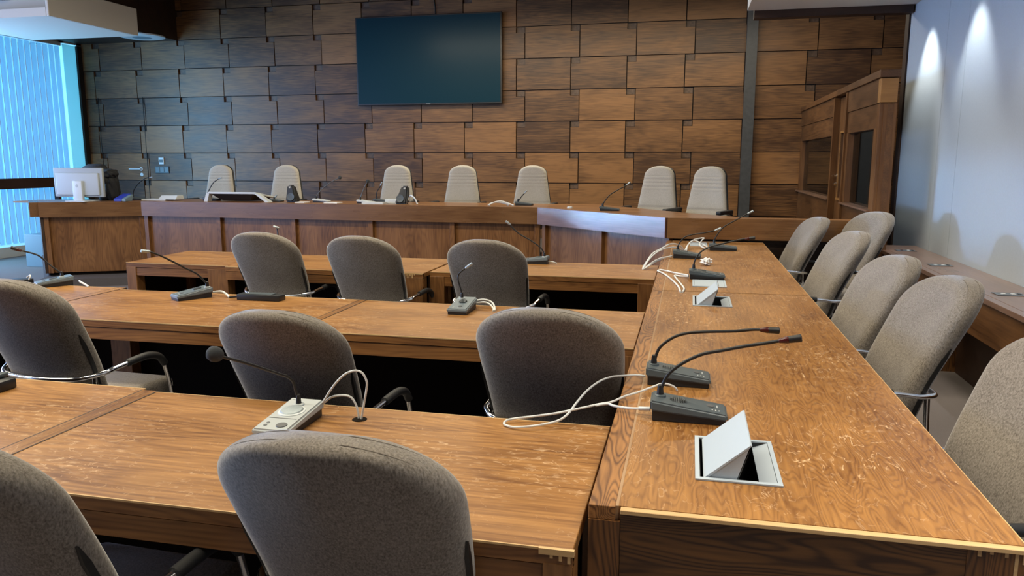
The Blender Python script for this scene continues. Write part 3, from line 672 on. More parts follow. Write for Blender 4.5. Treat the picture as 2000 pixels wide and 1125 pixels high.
mic('dark gooseneck microphone with many white cables hanging over the long table edge', (-0.10, 5.655, 0.80), -0.05, [(-0.067, 5.66, 0.861), (-0.064, 5.66, 0.89), (-0.03, 5.66, 0.943), (0.024, 5.66, 0.967), (0.112, 5.66, 0.983), (0.183, 5.66, 1.0), (0.228, 5.66, 1.019)], L=0.20, Hr=0.06, head='silver')
mic('dark gooseneck microphone furthest along the long table, neck rising to the right', (0.165, 6.205, 0.80), 0, [(0.205, 6.22, 0.857), (0.213, 6.22, 0.898), (0.266, 6.22, 0.976), (0.36, 6.22, 1.037), (0.434, 6.22, 1.082), (0.486, 6.22, 1.111)], L=0.215, Hr=0.055, head='silver')
G2 = 'microphones on the table rows'
mic('light grey microphone with round silver speaker and grey foam ball on the front row table', (-1.085, 2.005, 0.75), -PI/2, [(-1.088, 1.955, 0.80), (-1.093, 1.952, 0.836), (-1.096, 1.943, 0.868), (-1.104, 1.923, 0.889), (-1.111, 1.903, 0.9), (-1.151, 1.796, 0.959), (-1.174, 1.735, 0.989), (-1.183, 1.71, 1.003)], L=0.225, W=0.108, Hr=0.05, Hf=0.03, style='white', head='ball', group=G2, r=0.0040)
mic('grey microphone on the leftmost middle row table, bent far to the left', (-3.66, 3.915, 0.75), math.atan2(-0.8, -0.6), [(-3.70, 3.878, 0.797), (-3.712, 3.870, 0.833), (-3.754, 3.844, 0.881), (-3.793, 3.815, 0.934), (-3.844, 3.777, 0.961), (-3.874, 3.754, 0.974), (-3.902, 3.733, 0.989)], group=G2, r=0.005, style='grey')
mic('grey microphone beside the black power unit, neck leaning far left in middle row', (-2.592, 3.733, 0.75), math.atan2(-0.85, -0.52), [(-2.583, 3.703, 0.807), (-2.59, 3.693, 0.837), (-2.613, 3.663, 0.883), (-2.648, 3.616, 0.92), (-2.686, 3.565, 0.962), (-2.723, 3.515, 1.0), (-2.757, 3.471, 1.026), (-2.777, 3.443, 1.031)], group=G2, head='silver', r=0.005, style='grey')
mic('grey microphone with S-bent neck between two taupe chairs on the middle row table', (-1.09, 3.725, 0.75), -PI/2, [(-1.11, 3.69, 0.801), (-1.116, 3.69, 0.851), (-1.129, 3.69, 0.896), (-1.126, 3.69, 0.927), (-1.094, 3.69, 0.957), (-1.055, 3.69, 0.984)], group=G2, head='silver', r=0.004, style='grey')
mic('black microphone beside the right hand chair on the third row table', (-0.985, 5.48, 0.75), PI, [(-1.012, 5.45, 0.815), (-1.036, 5.45, 0.866), (-1.112, 5.45, 0.921), (-1.207, 5.45, 0.974), (-1.284, 5.45, 1.048), (-1.299, 5.45, 1.059)], group=G2, head='silver', r=0.005, style='grey')
mic('small microphone tip showing behind the leftmost chair of the third row', (-2.96, 5.22, 0.75), -PI/2, [(-2.965, 5.18, 0.80), (-2.988, 5.19, 0.902), (-2.993, 5.19, 0.955), (-2.996, 5.19, 0.986), (-3.007, 5.19, 1.005), (-3.024, 5.19, 1.009)], group=G2, head='silver', r=0.005, detail=False)
G3 = 'microphones on the dais desk'
def dm(label, neck, **k):
    kw = dict(L=0.20, W=0.11, Hr=0.045, Hf=0.02, group=G3, head='silver', r=0.0055, detail=False); kw.update(k)
    x, y, _ = neck[0]
    mic(label, (x-0.03, y, 1.0), k.pop('rz', 0) if False else 0, neck, **kw)
dm('dais microphone arching right beside the blue card terminal', [(-6.888, 8.47, 1.033), (-6.849, 8.45, 1.13), (-6.767, 8.45, 1.215), (-6.665, 8.45, 1.273), (-6.567, 8.45, 1.286)])
dm('dais microphone before the leftmost high-back chair, left of the tilted monitor', [(-5.853, 8.5, 1.03), (-5.817, 8.5, 1.125), (-5.754, 8.5, 1.214), (-5.679, 8.5, 1.264), (-5.628, 8.5, 1.283)])
dm('dais microphone with foam ball leaning right, beside the left black speaker', [(-4.368, 8.5, 1.03), (-4.351, 8.5, 1.089), (-4.281, 8.5, 1.163), (-4.158, 8.5, 1.243), (-4.051, 8.5, 1.292)], style='pale', head='small_ball')
dm('upright dais microphone with foam ball, standing on a white base among papers', [(-3.744, 8.38, 1.03), (-3.729, 8.38, 1.098), (-3.694, 8.38, 1.176), (-3.646, 8.38, 1.259)], style='pale', head='small_ball')
dm('thin bare upright dais microphone just left of the third high-back chair', [(-3.643, 8.62, 1.025), (-3.637, 8.62, 1.123), (-3.596, 8.62, 1.184), (-3.568, 8.62, 1.238)])
dm('short dais microphone in front of the fifth high-back chair', [(-1.861, 8.40, 1.03), (-1.849, 8.40, 1.055), (-1.82, 8.40, 1.1), (-1.761, 8.40, 1.163)])
dm('dais microphone on the angled blue-lit desk section, arching to the right', [(-0.84, 7.7, 1.035), (-0.827, 7.7, 1.084), (-0.777, 7.7, 1.15), (-0.702, 7.7, 1.201), (-0.627, 7.7, 1.242), (-0.573, 7.7, 1.283)])
dm('tiny short dais microphone in front of the second high-back chair', [(-4.926, 8.5, 1.03), (-4.91, 8.5, 1.050), (-4.887, 8.5, 1.078)], L=0.14, Hr=0.03, Hf=0.015)

# ------------------------------------------------------------------ cables
def cable(label, pts, r=0.0033, mat='cable', group='white microphone cables', sub=6, name='cable'):
    o = MB().tube(pts, r, 8, sub).build(name, mat, None, pts[0], True)
    return tag(o, label, 'cable', group)
cable('white cable looping from the second near microphone over the front row table', [(-0.115, 2.383, 0.825), (-0.143, 2.386, 0.825), (-0.186, 2.387, 0.82), (-0.219, 2.368, 0.82), (-0.253, 2.325, 0.815), (-0.28, 2.235, 0.81), (-0.299, 2.14, 0.8), (-0.312, 2.069, 0.79), (-0.338, 2.044, 0.775), (-0.391, 2.022, 0.765), (-0.449, 2.016, 0.757), (-0.478, 2.026, 0.755), (-0.493, 2.042, 0.756), (-0.483, 2.066, 0.76), (-0.417, 2.079, 0.77), (-0.35, 2.077, 0.785), (-0.283, 2.091, 0.8), (-0.231, 2.125, 0.806), (-0.196, 2.142, 0.81), (-0.166, 2.19, 0.813), (-0.128, 2.235, 0.815), (-0.093, 2.275, 0.82), (-0.062, 2.305, 0.825), (-0.039, 2.32, 0.82), (-0.02, 2.325, 0.81), (-0.013, 2.33, 0.795)])
cable('short white cable plugged into the nearest dark microphone', [(-0.088, 2.067, 0.822), (-0.14, 2.080, 0.815), (-0.185, 2.10, 0.812), (-0.205, 2.115, 0.812), (-0.24, 2.11, 0.806)], r=0.0036)
tag(MB().tube([(-0.084, 2.067, 0.822), (-0.115, 2.072, 0.819)], 0.0055, 10).build('cable_plug', 'white', None, (-0.084, 2.067, 0.822), True), 'white cable plug in the rear of the nearest dark microphone', 'plug')
cable('high white cable loop behind the light grey front row microphone', [(-1.031, 1.993, 0.794), (-1.003, 1.993, 0.836), (-0.98, 1.993, 0.864), (-0.954, 1.993, 0.887), (-0.925, 1.993, 0.898), (-0.903, 1.993, 0.893), (-0.89, 1.993, 0.87), (-0.89, 1.993, 0.85), (-0.9, 1.993, 0.8), (-0.910, 1.993, 0.753)])
cable('low white cable loop behind the light grey front row microphone', [(-1.031, 1.999, 0.791), (-1.005, 1.999, 0.811), (-0.969, 1.999, 0.819), (-0.944, 1.999, 0.815), (-0.929, 1.999, 0.795), (-0.922, 1.999, 0.768), (-0.921, 1.999, 0.753)])
tag(MB().lathe((-0.917, 1.996, 0.7503), (0, 0, 1), [(0, 0.022), (0.0008, 0.022), (0.001, 0.02)], 24).build('cable_hole', 'under', None, (-0.917, 1.996, 0.7503)), 'black round cable hole in the front row table where two white cables enter', 'cable hole')
cable('white cable bending from the middle dark microphone down to the table joint', [(0.014, 4.684, 0.815), (-0.065, 4.80, 0.81), (-0.12, 4.88, 0.81), (-0.165, 4.93, 0.808), (-0.178, 4.90, 0.806), (-0.155, 4.84, 0.806), (-0.115, 4.70, 0.806), (-0.073, 4.50, 0.806), (-0.04, 4.298, 0.806), (-0.027, 4.125, 0.805)], r=0.005)
cable('second white cable of the middle dark microphone, shorter bend', [(0.014, 4.644, 0.815), (-0.031, 4.687, 0.808), (-0.069, 4.72, 0.806), (-0.054, 4.581, 0.806), (-0.025, 4.375, 0.806), (-0.009, 4.235, 0.806), (-0.016, 4.127, 0.805)], r=0.005)
cable('thick looping white cable hanging from the long table onto the third row table', [(-0.105, 5.62, 0.815), (-0.15, 5.54, 0.815), (-0.195, 5.46, 0.812), (-0.24, 5.40, 0.79), (-0.285, 5.34, 0.757), (-0.296, 5.37, 0.760), (-0.267, 5.391, 0.81), (-0.236, 5.456, 0.85), (-0.188, 5.56, 0.87), (-0.123, 5.78, 0.885), (-0.057, 5.93, 0.86), (-0.017, 6.0, 0.806)], r=0.005)
cable('inner looping white cable hanging from the long table onto the third row table', [(-0.105, 5.64, 0.812), (-0.16, 5.52, 0.812), (-0.22, 5.43, 0.79), (-0.290, 5.30, 0.757), (-0.285, 5.35, 0.77), (-0.252, 5.40, 0.82), (-0.203, 5.47, 0.86), (-0.139, 5.70, 0.865), (-0.067, 5.86, 0.85), (-0.025, 5.96, 0.806)], r=0.005)
cable('arched white cable left of the furthest long table microphone', [(0.163, 6.22, 0.815), (0.12, 6.32, 0.83), (0.071, 6.38, 0.85), (0.029, 6.34, 0.85), (0.001, 6.22, 0.83), (-0.017, 6.08, 0.806)], r=0.005)
cable('tangled white cable left of the furthest long table microphone', [(0.163, 6.20, 0.812), (0.13, 6.20, 0.815), (0.095, 6.28, 0.83), (0.113, 6.36, 0.86), (0.13, 6.38, 0.875), (0.095, 6.36, 0.875), (0.037, 6.26, 0.865), (0.001, 6.19, 0.83), (-0.005, 6.08, 0.806)], r=0.005)
cable('short white cable behind the leftmost middle row microphone', [(-3.625, 3.93, 0.768), (-3.57, 3.88, 0.77), (-3.53, 3.86, 0.765), (-3.474, 3.832, 0.754)], r=0.006)
cable('short white cables between the middle row microphone and the power unit', [(-2.575, 3.745, 0.77), (-2.52, 3.735, 0.778), (-2.48, 3.72, 0.768), (-2.446, 3.698, 0.754)], r=0.006)
cable('upper white cable behind the S-bent middle row microphone', [(-1.07, 3.728, 0.775), (-1.04, 3.745, 0.788), (-1.0, 3.75, 0.79), (-0.965, 3.74, 0.78), (-0.94, 3.70, 0.762), (-0.93, 3.66, 0.754)], r=0.0045)
cable('lower white cable behind the S-bent middle row microphone', [(-1.07, 3.732, 0.765), (-1.035, 3.735, 0.776), (-1.0, 3.735, 0.78), (-0.97, 3.72, 0.773), (-0.945, 3.69, 0.758), (-0.937, 3.65, 0.754)], r=0.0045)
cable('short white cable at the rear of the third row black microphone', [(-0.985, 5.48, 0.768), (-0.955, 5.468, 0.768), (-0.925, 5.48, 0.755)], r=0.005)
cable('coiled white cable on the dais between the fourth and fifth high-back chairs', [(-2.15, 8.22, 1.006), (-2.117, 8.24, 1.03), (-2.037, 8.26, 1.05), (-1.985, 8.27, 1.04), (-1.92, 8.26, 1.02), (-1.877, 8.25, 1.006)], r=0.008)
cable('lower coil of white cable on the dais between two high-back chairs', [(-2.17, 8.25, 1.006), (-2.13, 8.28, 1.028), (-2.07, 8.30, 1.036), (-2.0, 8.30, 1.025), (-1.94, 8.29, 1.006)], r=0.008)
cable('white cable standing beside the right black speaker on the dais', [(-3.166, 8.34, 1.006), (-3.13, 8.35, 1.07), (-3.09, 8.30, 1.10), (-3.03, 8.26, 1.07), (-2.993, 8.25, 1.006)], r=0.008)
cable('thin dark cable hanging in a loop below the middle row table', [(-2.55, 3.70, 0.64), (-2.50, 3.68, 0.52), (-2.38, 3.66, 0.45), (-2.27, 3.68, 0.50), (-2.2, 3.70, 0.64)], r=0.004, mat='bcable', group='dark cables under tables')
cable('thin dark cable sagging below the middle row table near the long table', [(-1.33, 3.70, 0.64), (-1.27, 3.68, 0.55), (-1.2, 3.66, 0.52), (-1.12, 3.68, 0.56), (-1.05, 3.70, 0.64)], r=0.003, mat='bcable', group='dark cables under tables')

# small things on the tables
pu = thing('power_unit', (-2.24, 3.69, 0.75), 'flat black power unit on the middle row table behind the second chair', 'power unit')
MB().box(-2.375, -2.12, 3.655, 3.725, 0.75, 0.782, 0.004).build('body', 'blackp', pu, (-2.24, 3.69, 0.75), True)
MB().box(-2.33, -2.17, 3.665, 3.715, 0.782, 0.786, 0.001).build('top_plate', 'dgrey', pu, (-2.24, 3.69, 0.75))
MB().tube([(-2.375, 3.69, 0.763), (-2.40, 3.70, 0.76), (-2.44, 3.69, 0.757)], 0.006).build('lead', 'rubber', pu, (-2.24, 3.69, 0.75), True)
bx = MB().box(-4.06, -3.93, 3.83, 3.90, 0.75, 0.778, 0.003).build('adapter_box', 'blackp', None, (-4.0, 3.9, 0.75), True)
tag(bx, 'flat black box at the far left end of the middle row table', 'adapter')
cable('small white cable hooked over the flat black box at far left', [(-3.94, 3.86, 0.76), (-3.925, 3.87, 0.79), (-3.935, 3.88, 0.80), (-3.96, 3.88, 0.785)], r=0.004)
dv = thing('black_device', (-2.2, 2.0, 0.75), 'black plastic device cut by the left photo edge on the front row table', 'device')
MB().box(-2.40, -2.165, 1.965, 2.04, 0.75, 0.785, 0.006).build('lower_body', 'blackp', dv, (-2.2, 2.0, 0.75), True)
MB().box(-2.40, -2.20, 1.985, 2.045, 0.785, 0.80, 0.005).build('upper_body', 'dgrey', dv, (-2.2, 2.0, 0.75), True)
MB().tube([(-2.188, 1.967, 0.768), (-2.188, 1.958, 0.768)], 0.009).build('socket', 'rubber', dv, (-2.2, 2.0, 0.75), True)
bm = bmesh.new(); bmesh.ops.create_icosphere(bm, subdivisions=3, radius=0.04)
for v in bm.verts:
    k = 1 + 0.35*math.sin(v.co.x*190+1)*math.cos(v.co.y*160) + 0.25*math.sin(v.co.z*220+v.co.x*80); v.co *= k*0.85; v.co.z *= 0.62
zmin = min(v.co.z for v in bm.verts)
for v in bm.verts: v.co.z -= zmin
me = bpy.data.meshes.new('crumpled_tissue'); bm.to_mesh(me); bm.free(); me.materials.append(M['paper'])
o = bpy.data.objects.new('crumpled_tissue', me); C.objects.link(o); o.location = (0.125, 5.29, 0.80)
tag(o, 'crumpled white paper tissue lying on the far part of the long table', 'tissue')

# ------------------------------------------------------------------ conference chairs
TOP = 1.04
def make_chair():
    t = thing('conference_chair', (0, 0, 0), 'x', 'chair', 'taupe conference chairs')
    z0 = 0.47; zs = 0.89; Wd = 0.25
    def hw(z):
        if z >= zs: return Wd*max(0.0, 1 - ((z-zs)/(TOP-zs))**2.15)**(1/2.15)
        k = (zs-z)/(zs-z0); base = Wd - 0.034*k**1.3
        if z < z0 + 0.05: base -= 0.05*(1-(z-z0)/0.05)**2
        return base
    yf = lambda x, z: -0.19 - 0.30*(z-0.5) - 0.22*(math.sqrt((z-0.65)**2+0.003)+(z-0.65))/2 + 0.55*x*x
    MB().pad(hw, z0, TOP, 0.062, yf, 34, 44, pu=11.0, pv=22.0, dome=0.2).build('backrest', 'fab', t, smooth=True); bk = t.children[0]
    for s in (-1, 1):   # dark slot between front pad and rear shell
        b = MB(); P = []
        for k in range(15):
            z = 0.50 + 0.30*k/14; P.append((z, hw(z)))
        for (za, ha), (zb, hb_) in zip(P, P[1:]):
            wa = 0.0085*min(1, (0.808-za)/0.05); wb = 0.0085*min(1, (0.808-zb)/0.05)
            ea = s*(ha+0.0015); eb = s*(hb_+0.0015); ya = yf(ea, za)-0.022; yb = yf(eb, zb)-0.022; ia = s*(ha-0.02); ib = s*(hb_-0.02)
            b.hexa([(ia, ya-wa, za), (ea, ya-wa, za), (ea, ya+wa, za), (ia, ya+wa, za), (ib, yb-wb, zb), (eb, yb-wb, zb), (eb, yb+wb, zb), (ib, yb+wb, zb)])
        b.build('side_slot', 'rubber', bk)
    for dy in (-0.022, 0.022):
        b = MB(); zt = 1.034; xt = 0.965*hw(zt)
        zz = [0.92 + (zt-0.92)*k/9 for k in range(10)]
        pts = [(0.968*hw(z), z) for z in zz] + [(xt*(1-2*k/6), zt + 0.002*math.sin(PI*k/6)) for k in range(1, 6)] + [(-0.968*hw(z), z) for z in zz[::-1]]
        pts = [(x, yf(x, z)+dy, z) for x, z in pts]
        b.tube(pts, 0.0013, 6, 3).build('seam', 'seam', bk, smooth=True)
    # seat
    sm = MB().box(-0.235, 0.235, -0.22, 0.24, 0.40, 0.485, 0.034, 5)
    sm.build('seat', 'fab', t, smooth=True)
    MB().box(-0.2, 0.2, -0.19, 0.2, 0.375, 0.40, 0.006).build('seat_pan', 'armblack', t, smooth=True)
    zr = 0.610
    MB().tube([(-0.271, -0.08, zr+0.021), (-0.262, -0.16, zr+0.012), (-0.258, -0.21, zr+0.006), (-0.2, -0.28, zr-0.004), (-0.1, -0.296, zr-0.010), (0, -0.302, zr-0.012), (0.1, -0.296, zr-0.010), (0.2, -0.28, zr-0.004), (0.258, -0.21, zr+0.006), (0.262, -0.16, zr+0.012), (0.271, -0.08, zr+0.021)], 0.0105, 12, 5).build('back_rail', 'chrome', t, smooth=True)
    for s in (-1, 1):
        MB().tube([(s*0.270, -0.09, zr+0.020), (s*0.274, -0.03, zr+0.025), (s*0.277, 0.03, zr+0.025), (s*0.278, 0.09, zr+0.006), (s*0.279, 0.125, zr-0.035)], 0.0165, 14, 5).build('armrest', 'armblack', t, smooth=True)
        MB().tube([(s*0.279, 0.12, zr-0.03), (s*0.279, 0.15, 0.46), (s*0.279, 0.18, 0.2), (s*0.279, 0.20, 0.012)], 0.0105, 12, 4).build('leg', 'chrome', t, smooth=True)
        MB().tube([(s*0.235, -0.235, zr), (s*0.237, -0.245, 0.4), (s*0.24, -0.27, 0.012)], 0.0105, 12, 3).build('leg', 'chrome', t, smooth=True)
        MB().tube([(s*0.238, -0.243, 0.39), (s*0.279, 0.155, 0.39)], 0.009, 10).build('side_bar', 'chrome', t, smooth=True)
        MB().tube([(s*0.19, 0.05, 0.388), (s*0.279, 0.16, 0.388)], 0.008, 10).build('side_bar', 'chrome', t, smooth=True)
    return t
def dup(root, loc, rz, label, group=None, s=1.0):
    r = root.copy(); C.objects.link(r); r.location = loc; r.rotation_euler = (0, 0, rz); r.scale = (s, s, s); r['label'] = label
    if group: r['group'] = group
    for ch in root.children:
        c = ch.copy(); C.objects.link(c); c.parent = r
        for g in ch.children:
            d2 = g.copy(); C.objects.link(d2); d2.parent = c
    return r
chair0 = make_chair(); used = [False]
YT = -0.19 - 0.30*0.54 - 0.22*0.39
def place(x, y, face, label, s=1.0, z=0.0):
    """x, y: where the top of the back stands; face: heading of the sitter in degrees (90 = +Y)"""
    rz = math.radians(face - 90)
    ox = x - (-math.sin(rz))*YT*s; oy = y - math.cos(rz)*YT*s
    if not used[0]:
        used[0] = True; chair0.location = (ox, oy, z); chair0.rotation_euler = (0, 0, rz); chair0['label'] = label; chair0.scale = (s, s, s); return chair0
    return dup(chair0, (ox, oy, z), rz, label, s=s)
place(-0.626, 1.165, 90, 'taupe chair closest to the camera, its back against the front row table centre', s=0.985)
place(-1.32, 0.97, 88, 'taupe chair cut off in the bottom left corner')
place(-2.64, 2.44, 87, 'taupe chair at far left in the middle row with black armrest showing')
place(-1.352, 2.245, 88, 'taupe chair behind the foam ball microphone, middle row', s=0.97)
place(-0.44, 2.325, 87, 'taupe chair of the middle row next to the long table')
place(-2.73, 4.46, 87, 'leftmost taupe chair of the third row with chrome rail')
place(-1.995, 4.37, 87, 'central taupe chair of the third row in front of the splintered table')
place(-1.18, 4.33, 88, 'right hand taupe chair of the third row behind the S-bent microphone')
place(1.06, 6.68, 190, 'taupe chair at the far end of the long table, before the dais')
place(1.475, 6.57, 202, 'taupe chair set back against the partition end, furthest right at the dais', s=1.055)
place(1.095, 5.40, 191, 'third taupe chair from the near end along the right of the long table')
place(1.035, 4.05, 190, 'taupe chair half hidden behind the large chair right of the long table')
place(1.075, 3.36, 189, 'large fully visible taupe chair right of the long table, dark slot on its side')
place(1.09, 2.30, 197, 'taupe chair cut by the right photo edge')

# ------------------------------------------------------------------ high-back chairs
def make_exec():
    t = thing('executive_chair', (0, 0, 0), 'x', 'chair', 'beige high-back chairs behind the dais desk')
    z0, top, zs = 0.42, 1.135, 1.015
    def hw(z):
        b_ = 0.268 - 0.093*((z-z0)/(zs-z0)) if z < zs else 0.175*max(0.0, 1 - ((z-zs)/(top-zs))**2.15)**(1/2.15)
        return b_
    def rib(x, z):
        if 0.87 < z < 1.03: return 0.010*abs(math.sin((z-0.87)/0.16*4*PI)) - 0.006
        if 0.66 < z < 0.705: return -0.012*math.sin((z-0.66)/0.045*PI)
        return 0
    yf = lambda x, z: -0.20 - 0.10*(z-0.45) + 0.35*x*x
    MB().pad(hw, z0, top, 0.045, yf, 22, 110, rib=rib, pu=7, pv=26, dome=0.2).build('backrest', 'fab_exec', t, smooth=True)
    MB().pad(lambda z: hw(z)*0.99+0.004, z0-0.005, top+0.001, 0.018, lambda x, z: yf(x, z)-0.038, 18, 40, pu=8, pv=26, dome=0).build('back_shell', 'blackp', t, smooth=True)
    MB().box(-0.25, 0.25, -0.22, 0.26, 0.40, 0.50, 0.035, 5).build('seat', 'fab_exec', t, smooth=True)
    for s in (-1, 1):
        MB().tube([(s*0.285, -0.18, 0.45), (s*0.30, -0.17, 0.63), (s*0.30, -0.12, 0.665)], 0.013, 10, 4).build('arm_bracket', 'blackp', t, smooth=True)
        MB().box(s*0.30-0.028, s*0.30+0.028, -0.15, 0.14, 0.66, 0.70, 0.012, 4).build('armrest', 'blackp', t, smooth=True)
    MB().tube([(0, 0, 0.1), (0, 0, 0.4)], 0.03, 14).build('gas_column', 'blackp', t, smooth=True)
    for k in range(5):
        a = 2*PI*k/5; MB().tube([(0, 0, 0.11), (0.3*math.cos(a), 0.3*math.sin(a), 0.06), (0.31*math.cos(a), 0.31*math.sin(a), 0.012)], 0.018, 10).build('base_foot', 'blackp', t, smooth=True)
    return t
ex0 = make_exec()
ex = [(-6.14, 9.28, -92, 'leftmost beige high-back chair behind the dais desk, at the tilted monitor'),
      (-5.18, 9.30, -88, 'second beige high-back chair from the left on the dais, left of a black speaker'),
      (-3.63, 9.30, -90, 'beige high-back chair below the left edge of the big screen, third from left'),
      (-2.76, 9.28, -88, 'fourth beige high-back chair from the left, below the big screen'),
      (-1.87, 9.27, -88, 'fifth beige high-back chair, by the coiled white cable'),
      (-0.322, 8.69, -112, 'beige high-back chair on the angled desk section, left of the pair'),
      (0.21, 8.32, -118, 'rightmost beige high-back chair on the dais, nearest the dark column')]
for i, (x, y, f, lab) in enumerate(ex):
    rz = math.radians(f - 90); yt = -0.27
    loc = (x + math.sin(rz)*yt, y - math.cos(rz)*yt, 0.30)
    if i == 0: ex0.location = loc; ex0.rotation_euler = (0, 0, rz); ex0['label'] = lab
    else: dup(ex0, loc, rz, lab)

# ------------------------------------------------------------------ television
tv = thing('television', (-3.98, WY-0.12, 3.0), 'large switched-off black flat screen hanging on the panelled wall', 'screen')
OT = (-3.98, WY-0.12, 3.0)
MB().box(-5.155, -2.815, WY-0.145, WY-0.085, 2.342, 3.676, 0.006).build('casing', 'bezel', tv, OT)
MB().box(-5.135, -2.835, WY-0.149, WY-0.1445, 2.368, 3.656).build('screen_panel', 'screen', tv, OT)
MB().box(-4.02, -3.95, WY-0.1475, WY-0.1445, 2.348, 2.356).build('brand_mark', 'lgrey', tv, OT)
MB().box(-4.3, -3.6, WY-0.086, WY-0.047, 2.8, 3.2).build('wall_bracket', 'steel', tv, OT)
MB().tube([(-3.87, WY-0.058, 3.6), (-3.88, WY-0.058, 3.8), (-3.91, WY-0.058, 4.0), (-3.9, WY-0.058, 4.4)], 0.008).build('power_cable', 'rubber', tv, OT)

# wall switches
sw = thing('switch_plate', (-8.85, WY-0.03, 1.33), 'triple dark blue light switch on the wall right of the panel door', 'light switch')
MB().box(-8.985, -8.715, WY-0.058, WY-0.04, 1.275, 1.39, 0.004).build('plate', 'dgrey', sw, (-8.85, WY-0.03, 1.33))
for k in range(3): MB().box(-8.97+k*0.085, -8.893+k*0.085, WY-0.064, WY-0.057, 1.29, 1.375, 0.003).build('rocker', 'mgrey', sw, (-8.85, WY-0.03, 1.33))
th = thing('thermostat', (-8.85, WY-0.03, 1.48), 'small white thermostat above the triple switch', 'thermostat')
MB().box(-8.90, -8.80, WY-0.064, WY-0.04, 1.425, 1.54, 0.005).build('housing', 'white', th, (-8.85, WY-0.03, 1.48))
MB().box(-8.885, -8.815, WY-0.067, WY-0.063, 1.46, 1.505).build('display', 'dgrey', th, (-8.85, WY-0.03, 1.48))

# ------------------------------------------------------------------ things on the dais desk
mo = thing('computer_monitor', (-7.06, 8.0, 1.0), 'pale grey computer monitor seen from behind at the left end of the dais', 'monitor')
om = (-7.06, 8.0, 1.0)
MB().box(-7.60, -6.90, 7.985, 8.02, 1.055, 1.405, 0.008, 3).build('screen_case', 'moncase', mo, om, True)
MB().box(-7.555, -6.945, 7.965, 7.99, 1.075, 1.345, 0.012, 3).build('rear_cover', 'lgrey', mo, om, True)
MB().box(-7.29, -7.16, 7.93, 7.968, 1.0, 1.25, 0.006).build('stand_neck', 'white', mo, om, True)
MB().lathe((-7.225, 7.93, 1.19), (0, -1, 0), [(0, 0.02), (0.001, 0.02), (0.0012, 0.013)], 20).build('round_mark', 'lgrey', mo, om)
MB().box(-7.36, -7.08, 7.87, 8.12, 1.0, 1.012, 0.004).build('stand_foot', 'white', mo, om, True)
bg = thing('black_bag', (-6.9, 8.35, 1.0), 'black coat and bag heaped behind the pale monitor on the dais', 'bag')
def lump(c, r, seed, name, mat='leather'):
    bm = bmesh.new(); bmesh.ops.create_icosphere(bm, subdivisions=4, radius=1)
    for v in bm.verts:
        p = v.co.copy(); k = 1 + 0.10*math.sin(5*p.x+seed)*math.cos(6*p.z+seed*2) + 0.07*math.sin(11*p.y+7*p.z+seed)
        v.co = Vector((math.copysign(abs(p.x)**0.7, p.x)*r[0]*k, math.copysign(abs(p.y)**0.7, p.y)*r[1]*k, math.copysign(abs(p.z)**0.7, p.z)*r[2]*k)) + Vector(c)
        v.co.z = max(v.co.z, 1.001)
    s = MB(); s.bm.free(); s.bm = bm; s.build(name, mat, bg, (-6.9, 8.35, 1.0), True)
lump((-7.30, 8.33, 1.24), (0.235, 0.11, 0.20), 1, 'coat_back')
lump((-7.12, 8.32, 1.18), (0.11, 0.12, 0.20), 2.2, 'coat_side')
lump((-7.07, 8.30, 1.33), (0.085, 0.09, 0.055), 3.1, 'collar')
lump((-7.045, 8.29, 1.14), (0.06, 0.085, 0.14), 4.5, 'sleeve')
ct = thing('card_terminal', (-6.8, 8.2, 1.0), 'small bright blue card terminal on the dais next to the black coat', 'card terminal')
MB().hexa([(-6.87,8.10,1.0),(-6.76,8.10,1.0),(-6.76,8.24,1.0),(-6.87,8.24,1.0),(-6.87,8.10,1.03),(-6.76,8.10,1.03),(-6.73,8.24,1.09),(-6.84,8.24,1.09)], 0.004).build('body', 'blue', ct, (-6.8, 8.2, 1.0), True)
MB().hexa([(-6.755,8.10,1.0),(-6.70,8.10,1.0),(-6.70,8.22,1.0),(-6.755,8.22,1.0),(-6.755,8.10,1.03),(-6.70,8.10,1.03),(-6.68,8.22,1.08),(-6.735,8.22,1.08)], 0.004).build('side_body', 'pcbox', ct, (-6.8, 8.2, 1.0), True)
tr = thing('document_tray', (-6.4, 8.4, 1.0), 'white tray with a raised end right of the card terminal', 'tray')
MB().box(-6.66, -6.32, 8.33, 8.52, 1.0, 1.018, 0.003).build('base', 'white', tr, (-6.4, 8.4, 1.0))
MB().hexa([(-6.42,8.33,1.018),(-6.17,8.33,1.018),(-6.17,8.5,1.018),(-6.42,8.5,1.018),(-6.40,8.37,1.065),(-6.17,8.37,1.065),(-6.17,8.48,1.065),(-6.40,8.48,1.065)], 0.003).build('raised_end', 'white', tr, (-6.4, 8.4, 1.0))
ml = thing('tilted_monitor', (-5.35, 8.4, 1.0), 'monitor tilted almost flat in a white frame in front of the leftmost high-back chair', 'monitor')
ol = (-5.35, 8.4, 1.0)
MB().hexa([(-5.72,8.33,1.095),(-5.07,8.33,1.095),(-5.02,8.70,1.03),(-5.77,8.70,1.03),(-5.72,8.33,1.118),(-5.07,8.33,1.118),(-5.02,8.70,1.05),(-5.77,8.70,1.05)], 0.004).build('frame', 'white', ml, ol)
MB().hexa([(-5.60,8.42,1.012),(-5.19,8.42,1.012),(-5.15,8.66,1.01),(-5.64,8.66,1.01),(-5.69,8.345,1.094),(-5.10,8.345,1.094),(-5.06,8.68,1.03),(-5.73,8.68,1.03)], 0.012).build('rear_housing', 'blackp', ml, ol, True)
for s0, s1 in ((-5.72, -5.78), (-5.07, -4.95)):
    MB().hexa([(s1,8.33,1.0),(s1+0.05,8.33,1.0),(s1+0.05,8.42,1.0),(s1,8.42,1.0),(s0-0.02,8.33,1.1),(s0+0.02,8.33,1.1),(s0+0.02,8.40,1.1),(s0-0.02,8.40,1.1)]).build('stand_leg', 'white', ml, ol)
